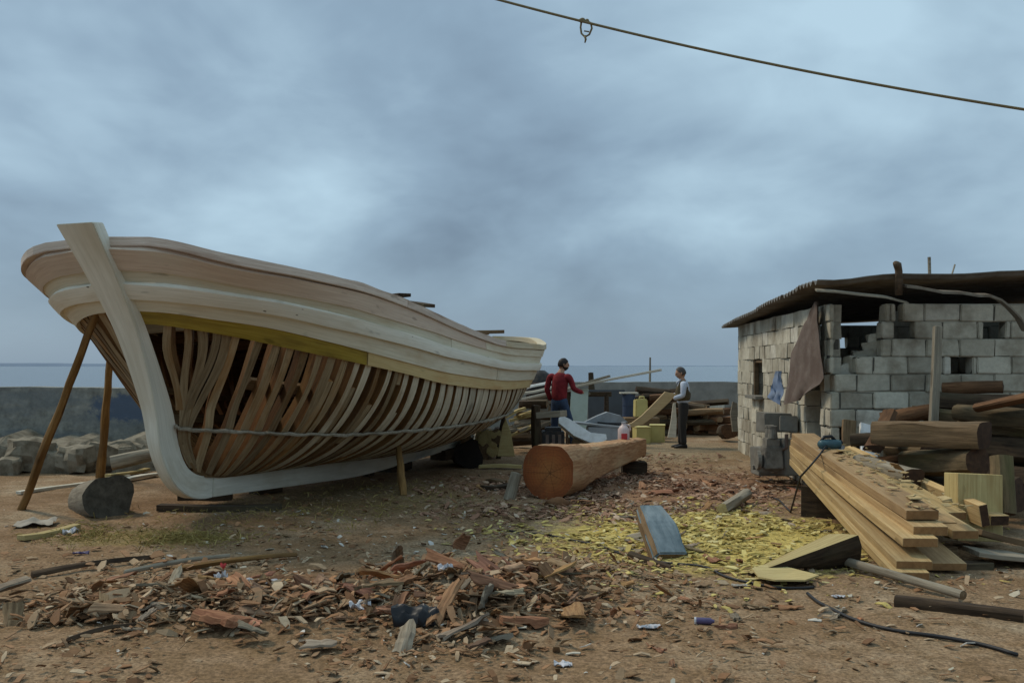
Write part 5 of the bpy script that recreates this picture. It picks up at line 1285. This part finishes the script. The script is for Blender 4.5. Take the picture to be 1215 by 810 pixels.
def flake(name, outline, th, mat, lab, cat, curl=.0, group=None, zoff=.01):
    """a flat flake lying on the ground, outline in photograph positions"""
    pts = [G(*q) for q in outline]; c = sum(pts, Vector()) / len(pts); mb = MB()
    top = [Vector((p.x - c.x, p.y - c.y, curl * ((p - c).length ** 2) * 4 + th)) for p in pts]; bot = [p - Vector((0, 0, th)) for p in top]
    n = len(pts)
    for j in range(n): mb.poly([Vector((0, 0, th)), top[j], top[(j + 1) % n]]); mb.poly([Vector(), bot[(j + 1) % n], bot[j]]); mb.poly([top[j], bot[j], bot[(j + 1) % n], top[(j + 1) % n]])
    o = mb.build(name, mat); o.location = (c.x, c.y, max(p.z for p in pts) + zoff - .0); return tag(o, lab, cat, group)
flake('wood_flake', [(892, 684), (915, 678), (945, 682), (972, 691), (955, 698), (920, 699), (900, 694)], .012, M['yelwood'], 'flat yellow wood flake lying under the split slab', 'flake', .12)
tag(log('round_billet', G(857, 609) + Vector((0, 0, .05)), G(886, 596) + Vector((0, 0, .10)), .062, .066, M['greywood'], M['yelwood'], 61, n=10), 'small grey billet lying at the edge of the yellow chips', 'log')
tag(log('bark_stick', G(748, 662) + Vector((0, 0, .03)), G(797, 676) + Vector((0, 0, .02)), .035, .02, M['bark'], M['bark'], 62, n=8), 'dark bark stick lying before the blue grey half log', 'stick')
g0, g1 = G(1003, 674), G(1143, 716); tag(log('ground_pole', g0 + Vector((0, 0, .06)), g1 + Vector((0, 0, .06)), .036, .032, M['greywood'], M['hewn'], 63, n=10, wob=.1), 'grey round pole lying before the near end of the plank stack', 'pole')
g0, g1 = G(1062, 718), G(1215, 737); tag(log('ground_timber', g0 + Vector((0, 0, .03)), g1 + Vector((0, 0, .03)), .05, .05, M['bark'], M['hewn'], 64, n=10, flat=.8), 'dark flat timber on the ground at the lower right', 'timber')
tag(plank('offcut_board', G(1062, 716) + Vector((0, 0, .02)), G(1140, 722) + Vector((0, 0, .03)), .12, .035, M['hewn'], seed=66), 'brown offcut lying under the end of the grey pole', 'board')
for i, (a, b_, r, mt, lab) in enumerate((((38, 686), (182, 666), .028, 'bark', 'long dark stick lying left of the bark heap'), ((148, 682), (272, 663), .022, 'greywood', 'pale grey stick lying behind the left bark heap'), ((203, 680), (352, 662), .024, 'pole', 'brown stick lying behind the left bark heap'), ((80, 762), (160, 745), .015, 'bark', 'thin dark twig lying in front of the left bark heap'), ((625, 690), (700, 684), .012, 'bark', 'thin dark twig right of the central bark heap'))):
    tag(log('ground_stick', G(*a) + Vector((0, 0, r)), G(*b_) + Vector((0, 0, r + .01)), r, r * .7, M[mt], M[mt], 70 + i, n=8, bend=.02), lab, 'stick')
def cable(pp, lab, r=.010):
    pts = []
    q = [G(*p) for p in pp]
    for i in range(len(q) - 1):
        for k in range(5):
            t = k / 5; a = q[max(i - 1, 0)]; b_ = q[i]; c = q[i + 1]; e = q[min(i + 2, len(q) - 1)]
            p = .5 * ((2 * b_) + (c - a) * t + (2 * a - 5 * b_ + 4 * c - e) * t * t + (3 * b_ - a - 3 * c + e) * t ** 3); p.z = gh(p.x, p.y) + r * 1.3; pts.append(p)
    mb = MB(); mb.tube(pts, r, 6); return tag(mb.build('ground_cable', M['cable'], smooth=True), lab, 'cable')
cable([(600, 630), (650, 636), (690, 644), (718, 651), (745, 660), (790, 669), (832, 673), (857, 684), (886, 692), (928, 699), (972, 698)], 'thin black cable curving through the yellow chips')
cable([(958, 706), (979, 721), (1010, 736), (1060, 750), (1110, 757), (1160, 766), (1215, 782)], 'thin black cable running to the lower right corner', .012)

# bark slabs of the two heaps, each a loose piece
slabmats = [island('bark_slab_piece_%d' % 0, [(0, (.16, .075, .04)), (1, (.16, .075, .04))], .88, 26, (.07, .045, .03), .7, .6)]
def wslab(nm, c1, c2): return wood(nm, c1, c2, 'obj', (.075, .045, .03), .8, .3, .9, grain=(2.0, 30, 30), bmp=1., hue=.03, knots=False, lo=.36, hi=.64)
SM = [wslab('red_bark_piece', (.15, .07, .035), (.37, .195, .105)), wslab('brown_bark_piece', (.15, .092, .05), (.34, .225, .13)), wslab('grey_bark_piece', (.16, .125, .085), (.32, .265, .19)), wslab('orange_bark_piece', (.21, .095, .04), (.46, .25, .115))]
def slab_mesh(seed, L, w, th, curl):
    """a torn, splintered plate of bark"""
    rng = random.Random(seed); mb = MB(); nl, nw = 6, 4; top = []
    e0 = [rng.uniform(-.16, .10) for _ in range(nw + 1)]; e1 = [rng.uniform(-.10, .16) for _ in range(nw + 1)]; sk = rng.uniform(-.25, .25); tw = rng.uniform(-.5, .5)
    for i in range(nl + 1):
        row = []; k = i / nl
        wl, wr = w / 2 * rng.uniform(.72, 1.05), w / 2 * rng.uniform(.72, 1.05)
        for j in range(nw + 1):
            t = j / nw * 2 - 1
            x = (k - .5) * L + L * (e0[j] * (1 - k) ** 3 + e1[j] * k ** 3)
            y = t * (wl if t < 0 else wr) + sk * (k - .5) * L * .4
            row.append(Vector((x, y, curl * w * (1 - t * t) + tw * x * t * .25 + .006 * rng.uniform(-1, 1))))
        top.append(row)
    bot = [[p - Vector((0, 0, th * rng.uniform(.5, 1.1))) for p in r] for r in top]
    mb.grid(top, flip=True); mb.grid(bot)
    for e in (0, -1): mb.grid([[r[e] for r in top], [r[e] for r in bot]]); mb.grid([top[e], bot[e]])
    return mb
def scatter_slabs(n, cx, cy, sx, sy, smin, smax, tilt, lab, grp, seed, raise_=0.05, weights=(4, 3, 2, 2)):
    rng = random.Random(seed)
    for i in range(n):
        x = cx + max(-1.6, min(1.6, rng.gauss(0, .6))) * sx; y = cy + max(-1.5, min(1.5, rng.gauss(0, .6))) * sy
        L = rng.uniform(smin, smax) * (1 if rng.random() < .75 else 1.5); w = L * rng.uniform(.22, .6)
        mb = slab_mesh(seed * 100 + i, L, w, rng.uniform(.006, .022), rng.uniform(-.10, .22))
        o = mb.build('bark_piece', rng.choices(SM, weights)[0], smooth=True, angle=14)
        o.rotation_euler = (rng.gauss(0, tilt), rng.gauss(0, tilt), rng.uniform(0, 6.28)); o.location = (x, y, gh(x, y) + .012 + rng.random() ** 2 * raise_)
        tag(o, lab, 'bark', grp)
scatter_slabs(95, -1.95, 6.6, 1.25, .58, .10, .25, .32, 'loose bark slab lying in the left foreground heap', 'bark slabs in the left foreground heap', 1, .09)
scatter_slabs(110, -.33, 6.7, .85, .8, .09, .25, .40, 'loose bark slab lying in the central foreground heap', 'bark slabs in the central foreground heap', 2, .14)
scatter_slabs(30, .9, 7.0, 1.6, 1.2, .07, .18, .14, 'small loose bark slab lying flat between the central heap and the yellow chips', 'bark slabs beyond the central heap', 3, .02)
scatter_slabs(40, 1.5, 12.6, 2.0, 1.6, .10, .26, .2, 'loose reddish bark slab lying in front of the big log', 'bark slabs around the big log', 4, .03, (5, 2, 1, 3))
scatter_slabs(34, 1.9, 9.5, 1.3, 1.3, .10, .24, .18, 'dull bark slab lying among the yellow chips', 'bark slabs among the yellow chips', 5, .02, (1, 3, 4, 1))
# larger single pieces of the heaps
def big(px, py, L, w, th, rz, tx, ty, mi, lab, seed, curl=.1, dz=.05):
    g = G(px, py); mb = slab_mesh(seed, L, w, th, curl); o = mb.build('bark_chunk', mi, smooth=True, angle=14); o.location = (g.x, g.y, gh(g.x, g.y) + dz); o.rotation_euler = (R(tx), R(ty), R(rz)); return tag(o, lab, 'bark chunk')
big(262, 738, .30, .17, .045, -18, -28, 6, SM[3], 'thick orange bark chunk at the front of the left heap', 901, .3, .06)
big(102, 735, .20, .18, .012, 20, -38, -8, SM[0], 'square reddish bark plate at the left end of the left heap', 902, .02, .07)
big(552, 752, .30, .13, .02, 35, -25, -12, SM[2], 'pale grey bark plate at the front of the central heap', 903, .05, .06)
big(575, 714, .18, .18, .02, 80, -75, 10, M['greywood'], 'upright grey board piece in the central heap', 904, .0, .09)
big(620, 742, .26, .09, .05, 5, -15, 3, SM[3], 'orange bark chunk at the right end of the central heap', 905, .15, .05)
big(380, 772, .19, .13, .015, 15, -12, 3, SM[2], 'pale curled bark piece lying in front of the two heaps', 906, .2, .04)
big(585, 762, .20, .09, .03, 25, -15, -4, M['greywood'], 'grey weathered wood chunk in front of the central heap', 907, .05, .03)
big(548, 655, .16, .16, .012, 60, -65, 20, SM[0], 'reddish bark plate standing on edge at the back of the central heap', 908, .05, .10)
big(1000, 668, .01, .01, .01, 0, 0, 0, SM[1], 'tiny bark crumb at the foot of the split slab', 909) if False else None
big(937, 722, .16, .07, .012, 5, 0, 0, SM[3], 'reddish bark piece lying alone on bare ground at the lower right', 910, .1, .015)
big(862, 745, .12, .05, .03, 0, 0, 0, SM[0], 'small red brown chunk lying on bare ground left of the lower cable', 911, .1, .02)

# crumpled rubbish
def scrap(name, px, py, L, w, mat, lab, cat, seed, h=.04, rz=0, dz=.02, mats2=None):
    g = G(px, py); mb = MB(); n1, n2 = 14, 8; rows = []
    for i in range(n1 + 1):
        row = []
        for j in range(n2 + 1):
            x = (i / n1 - .5) * L; y = (j / n2 - .5) * w * (1 + .7 * noise.noise(Vector((i * .5, seed, 0))))
            row.append(Vector((x, y, h * (.9 * noise.noise(Vector((i * .2 + seed, j * .33, 0))) + .25 * noise.noise(Vector((i * .5, j * .6, seed))) + .3))))
        rows.append(row)
    mb.grid(rows); bt = [[p - Vector((0, 0, .004)) for p in r] for r in rows]; mb.grid(bt, flip=True)
    for e in (0, -1): mb.grid([[r[e] for r in rows], [r[e] for r in bt]]); mb.grid([rows[e], bt[e]])
    o = mb.build(name, mat, smooth=True, angle=25); o.location = (g.x, g.y, g.z + dz); o.rotation_euler = (0, 0, rz); return tag(o, lab, cat)
scrap('plastic_wrapper', 308, 705, .26, .07, M['whitebag'], 'shiny white plastic wrapper strewn on top of the left heap', 'wrapper', 1, .05, .05, .06)
scrap('red_wrapper', 262, 697, .09, .07, M['whitebag'], 'crumpled white wrapper standing up at the left of the heap top', 'wrapper', 2, .09, .6, .06)
scrap('printed_wrapper', 265, 696, .04, .03, M['redplastic'], 'small red scrap lying on the crumpled white wrapper', 'wrapper', 12, .04, .6, .15)
scrap('foil_scrap', 427, 728, .13, .09, M['whitebag'], 'grey white foil scrap at the left of the central heap', 'foil', 3, .05, .3, .05)
scrap('foil_scrap', 528, 692, .10, .07, M['whitebag'], 'small shiny foil scrap on top of the central heap', 'foil', 4, .05, .3, .09)
scrap('plastic_scrap', 770, 745, .15, .07, M['whitebag'], 'pale plastic scrap lying on bare ground in the lower middle', 'scrap', 5, .02, .1, .01)
scrap('plastic_scrap', 995, 709, .09, .05, M['whitebag'], 'small white scrap on bare ground below the split slab', 'scrap', 6, .02, .0, .01)
scrap('plastic_scrap', 878, 696, .12, .06, M['card'], 'greyish plastic scrap beside the cable loop', 'scrap', 7, .02, .0, .01)
scrap('plastic_scrap', 96, 658, .13, .05, M['purple'], 'pinkish purple scrap lying at the left of the yard', 'scrap', 8, .03, .2, .015)
scrap('plastic_bag', 84, 634, .15, .10, M['whitebag'], 'bluish white plastic bag lying by the bent yellowish board', 'bag', 9, .06, .4, .02)
scrap('cardboard_sheet', 42, 623, .38, .36, M['card'], 'grey cardboard sheets lying at the left edge of the yard', 'cardboard', 10, .05, .3, .02)
scrap('plastic_scrap', 668, 790, .10, .06, M['whitebag'], 'small white scrap at the bottom edge in front of the central heap', 'scrap', 11, .02, .0, .01)
scrap('plastic_scrap', 710, 598, .18, .06, M['card'], 'pale scrap lying right of the reddish lump', 'scrap', 13, .03, .0, .01) if False else None
g = G(492, 738); mb = MB(); rows = []
for i in range(15):
    row = []
    for j in range(11):
        u, w_ = i / 14 * 2 - 1, j / 10 * 2 - 1
        row.append(Vector((u * .15 * (1 - .15 * w_ * w_), w_ * .085 * (1 + .3 * noise.noise(Vector((u * 2, 3, 0)))) , .075 * (1 - w_ * w_) * (.75 + .5 * noise.noise(Vector((u * 2.6, 1, 4)))) + .035 * noise.noise(Vector((u * 3.2, w_ * 2.4, 7))))))
    rows.append(row)
mb.grid(rows); bt_ = [[p - Vector((0, 0, .006)) for p in r] for r in rows]; mb.grid(bt_, flip=True)
for e in (0, -1): mb.grid([[r[e] for r in rows], [r[e] for r in bt_]]); mb.grid([rows[e], bt_[e]])
o = mb.build('rubber_sheet', M['black'], smooth=True, angle=40); o.location = (g.x, g.y, g.z + .06); o.rotation_euler = (.45, .05, .12); tag(o, 'crumpled shiny black rubber sheet in the central heap', 'rubber')
bt = thing('plastic_bottle', 'small dark purple plastic bottle lying on bare ground', 'bottle', G(826, 740) + Vector((0, 0, .022)), R(-8))
mb = MB(); mb.tube([(0, 0, 0), (.09, 0, 0), (.105, 0, 0), (.115, 0, 0)], [.022, .022, .012, .01], 10); mb.build('bottle_body', M['purple'], bt, smooth=True, angle=40)
mb = MB(); mb.tube([(-.012, 0, 0), (.0, 0, 0)], [.023, .024], 10); mb.build('bottle_base', M['whitebag'], bt)

# ---------------------------------------------------------------- countless chips on the ground
def chips(name, n, regions, stops, smin, smax, lab, seed, zmax=.02, damt=.5, thin=.25, tilt=.25):
    rng = random.Random(seed); V_, F_ = [], []
    tot = sum(r[-1] for r in regions)
    for i in range(n):
        q = rng.random() * tot
        for rg in regions:
            q -= rg[-1]
            if q <= 0: break
        cx, cy, rx, ry, sh, _ = rg
        if sh == 'g': x = cx + rng.gauss(0, .5) * rx; y = cy + rng.gauss(0, .5) * ry
        else: x = cx + rng.uniform(-1, 1) * rx; y = cy + rng.uniform(-1, 1) * ry
        if y < 4.6: continue
        if noise.noise(Vector((x * .9, y * .9, seed))) < -.12 and rng.random() < .8: continue
        z = gh(x, y) + .004 + rng.random() ** 2 * zmax
        L = smin * (smax / smin) ** (rng.random() ** 1.8); w = L * rng.uniform(thin, thin * 2.6); a = rng.uniform(0, 6.283); t1, t2 = rng.gauss(0, tilt), rng.gauss(0, tilt)
        rot = Matrix.Rotation(a, 3, 'Z') @ Matrix.Rotation(t1, 3, 'Y') @ Matrix.Rotation(t2, 3, 'X'); c = Vector((x, y, z)); th = L * .05 + .001; cu = rng.uniform(-.1, .3) * L * .5
        k0, k1 = rng.uniform(.3, 1), rng.uniform(.3, 1); b0 = len(V_)
        for dz in (0, th):
            for xx, yy, zz in ((-.5, -.5 * k0, 0), (0, -.5, cu), (.5, -.5 * k1, 0), (.5, .5 * k1, 0), (0, .5, cu), (-.5, .5 * k0, 0)): V_.append(c + rot @ Vector((xx * L, yy * w, zz + dz)))
        F_ += [[b0 + 6 + i_ for i_ in q_] for q_ in ((0, 1, 4, 5), (1, 2, 3, 4))] + [[b0 + i_, b0 + (i_ + 1) % 6, b0 + 6 + (i_ + 1) % 6, b0 + 6 + i_] for i_ in range(6)] + [[b0 + i_ for i_ in (5, 4, 1, 0)], [b0 + i_ for i_ in (4, 3, 2, 1)]]
    me = bpy.data.meshes.new(name); me.from_pydata(V_, [], F_); me.update(); me.materials.append(island(name + '_mat', stops, .88, 40, (.09, .06, .035), damt, .4))
    o = bpy.data.objects.new(name, me); COL.objects.link(o); return tag(o, lab, None, None, 'stuff')
BR_ = [(0, (.15, .075, .036)), (.2, (.25, .13, .062)), (.45, (.34, .19, .10)), (.65, (.21, .14, .08)), (.85, (.40, .28, .17)), (1, (.46, .36, .24))]
chips('heap_bark', 3600, [(-1.95, 6.55, 1.15, .5, 'u', 2.0), (-1.75, 6.5, 1.5, .8, 'g', 1.4), (-.33, 6.7, .8, .9, 'g', 2.2), (-.1, 7.0, 1.3, 1.2, 'g', 1.2), (-1.2, 7.3, 2.2, .9, 'u', .9)], BR_, .05, .17, 'broken brown bark heaped up in the foreground', 7, .07, .5, .22, .4)
chips('wood_chips', 15500, [(-1.9, 6.6, 1.5, .8, 'g', 3), (-.3, 6.7, 1.1, 1.1, 'g', 3), (.2, 7.6, 1.8, 1.2, 'g', 1.8), (-1.5, 8.4, 3.0, 1.6, 'u', 1.8), (.6, 6.4, 3.6, 1.5, 'u', 2.2), (-1.5, 5.9, 3.0, .9, 'u', 1.6), (-.6, 10.8, 2.6, 1.6, 'u', 1.4)], BR_, .012, .10, 'brown wood and bark chips strewn over the yard', 1, .03)
chips('red_bark_chips', 9500, [(1.5, 13.2, 2.4, 1.7, 'g', 3), (1.2, 11.6, 2.2, 1.0, 'u', 1), (.9, 10.6, 1.8, .8, 'g', .6), (2.6, 15.6, 1.4, 2.0, 'u', .6)], [(0, (.15, .075, .042)), (.3, (.25, .13, .08)), (.6, (.34, .20, .13)), (.85, (.40, .27, .18)), (1, (.48, .37, .27))], .02, .13, 'reddish bark chips covering the ground around the big log', 2, .04, .4)
chips('yellow_chips', 9000, [(1.75, 9.3, 1.7, 1.9, 'g', 4), (2.5, 10.2, 1.3, 1.5, 'g', 1.5), (.9, 9.8, 1.2, 1.4, 'g', 1.2), (2.5, 7.9, .8, .5, 'g', .5)], [(0, (.34, .25, .075)), (.3, (.46, .355, .105)), (.6, (.54, .425, .135)), (.85, (.61, .50, .19)), (1, (.64, .56, .28))], .010, .14, 'yellow wood chips and shavings on the ground', 3, .02, .45, .2, .16)
chips('straw', 4200, [(-3.5, 9.3, .9, .5, 'g', 3), (-2.0, 12.0, 1.8, 1.6, 'u', 1.2), (-3.0, 10.2, 1.6, .9, 'u', .8)], [(0, (.16, .115, .03)), (.5, (.27, .205, .06)), (1, (.38, .31, .12))], .03, .10, 'yellowish straw and shavings scattered left of the boat', 4, .05, .3, .05, .5)
chips('pale_litter', 750, [(.5, 7.5, 4.0, 2.5, 'u', 1), (1, 12, 3, 3, 'u', .6), (-3, 9, 3, 2, 'u', .5)], [(0, (.45, .40, .30)), (.5, (.52, .50, .46)), (1, (.42, .36, .22))], .02, .09, 'pale scraps and slivers scattered over the yard', 5, .02, .2)

# ---------------------------------------------------------------- rope overhead
rp = thing('overhead_rope', 'long twisted rope hanging across the sky with a knotted loop', 'rope', (0, 0, 0))
a, b_ = P(637, 12, 8.6), P(1196, 127, 7.6); d_ = b_ - a; pts = []
for i in range(81):
    t = -1.6 + 4.0 * i / 80; p = a + d_ * t; p.z -= .05 * (1 - ((t - .5) / .5) ** 2) * (1 if 0 <= t <= 1 else 1); pts.append(p)
mb = MB(); mb.tube(pts, .0115, 8); mb.build('rope_strand', M['rope'], rp, smooth=True)
c = P(696, 25, 8.5); mb = MB()
lp_ = [P(x, y, 8.5) + Vector((0, .02 * math.sin(k), 0)) for k, (x, y) in enumerate(((690, 24), (689, 32), (690, 39), (694, 44), (699, 42), (702, 35), (701, 28), (696, 24)))]
mb.tube(lp_ , .009, 7); mb.tube([P(694, 43, 8.5), P(695, 47, 8.48), P(694, 51, 8.5)], [.012, .01, .006], 6); mb.tube([P(693, 37, 8.5), P(699, 38, 8.5)], .006, 6); mb.build('rope_loop', M['rope'], rp, smooth=True)
mb = MB(); mb.ball(P(691, 24.5, 8.5), (.03, .02, .022), 10, 7, wob=.3); mb.ball(P(696.5, 25.5, 8.5), (.022, .02, .02), 10, 7, wob=.3); mb.build('rope_knot', M['rope'], rp, smooth=True)

# loose boards lying on the boat's rail
for i, (a, b_, lab) in enumerate((((459, 352, 12.9), (480, 351.5, 12.7), 'dark board end jutting over the boat rail amidships'), ((482, 361, 12.6), (511, 364, 12.5), 'second dark board end resting on the boat rail'))):
    p0, p1 = P(*a), P(*b_)
    tag(plank('rail_board', p0 - (p1 - p0) * .8 + Vector((0, .5, .02)), p1, .18, .045, M['bark'], seed=500 + i), lab, 'board')
stern = []
mb = MB()
rng = random.Random(31); lay = []
for i in range(3):
    tag(plank('deck_timber', W(6.6 + i * .25, -1.1, 2.14 + i * .05), W(7.4 + i * .2, .3 + .2 * i, 2.2 + i * .03), .16, .06, M['hewn'] if i else M['bark'], seed=520 + i), ['dark loose timber lying across the boat stern', 'brown loose timber lying across the boat stern', 'brown loose timber nearest the stern rail'][i], 'timber')

# ---------------------------------------------------------------- camera, sky, sun
cam = bpy.data.cameras.new('camera'); co = bpy.data.objects.new('camera', cam); COL.objects.link(co); SC.camera = co
co.location = (0, 0, EYE); co.rotation_euler = (R(90), 0, 0); cam.sensor_width = 36; cam.lens = F / 1215 * 36; cam.shift_y = (HZ - 405) / 1215; cam.clip_end = 20000; cam.clip_start = .05
SUN_EL, SUN_AZ = 50, -60     # azimuth from +Y towards +X
w = bpy.data.worlds.new('World'); SC.world = w; w.use_nodes = True; nt = w.node_tree; bg = nt.nodes['Background']
sky = N(nt, 'ShaderNodeTexSky', sky_type='NISHITA', sun_disc=False); sky.sun_elevation = R(SUN_EL); sky.sun_rotation = R(SUN_AZ)
tc = N(nt, 'ShaderNodeTexCoord'); v = tc.outputs['Generated']
sx = N(nt, 'ShaderNodeSeparateXYZ'); nt.links.new(v, sx.inputs[0])
zz = math_(nt, 'ADD', math_(nt, 'MAXIMUM', sx.outputs[2], 0.), .42)
cx_ = N(nt, 'ShaderNodeCombineXYZ'); nt.links.new(math_(nt, 'DIVIDE', sx.outputs[0], zz), cx_.inputs[0]); nt.links.new(math_(nt, 'DIVIDE', sx.outputs[1], zz), cx_.inputs[1])
vv = mapping(nt, cx_.outputs[0], (1, 1, 1)); mpn = vv.node; mpn.inputs['Location'].default_value = CLOUD_OFF
n1 = noisef(nt, vv, 1.25, 5, .50, .3); n2 = noisef(nt, vv, 4.2, 5, .55, .4)
f = math_(nt, 'ADD', math_(nt, 'MULTIPLY', n1, .85), math_(nt, 'MULTIPLY', n2, .15))
el_ = sx.outputs[2]
fade = math_(nt, 'MINIMUM', math_(nt, 'MULTIPLY', math_(nt, 'MAXIMUM', el_, 0.), 7.), 1.)      # far cloud reads as one even layer
f = math_(nt, 'ADD', math_(nt, 'MULTIPLY', math_(nt, 'SUBTRACT', f, .5), fade), .425)
f = math_(nt, 'ADD', f, math_(nt, 'MULTIPLY', math_(nt, 'MINIMUM', math_(nt, 'MAXIMUM', el_, 0.), .6), .36))   # thinner overhead
cl = ramp(nt, f, CLOUD_STOPS)
sc10 = N(nt, 'ShaderNodeVectorMath', operation='SCALE'); sc10.inputs['Scale'].default_value = 10.; nt.links.new(cl, sc10.inputs[0])
out = mixc(nt, .93, sky.outputs[0], sc10.outputs[0])
nt.links.new(out, bg.inputs['Color']); bg.inputs['Strength'].default_value = .1
sl = bpy.data.lights.new('sun', 'SUN'); sl.energy = SUN_E; sl.angle = R(12); sl.color = (1, .88, .70); so = bpy.data.objects.new('sun', sl); COL.objects.link(so)
az = R(SUN_AZ); el = R(SUN_EL); dirv = Vector((math.sin(az) * math.cos(el), math.cos(az) * math.cos(el), math.sin(el)))
so.rotation_euler = (-dirv).to_track_quat('-Z', 'Y').to_euler(); so.location = (-10, 5, 20)
SC.view_settings.view_transform = 'Standard'; SC.view_settings.look = 'None'; SC.view_settings.exposure = EXPO; SC.view_settings.gamma = 1
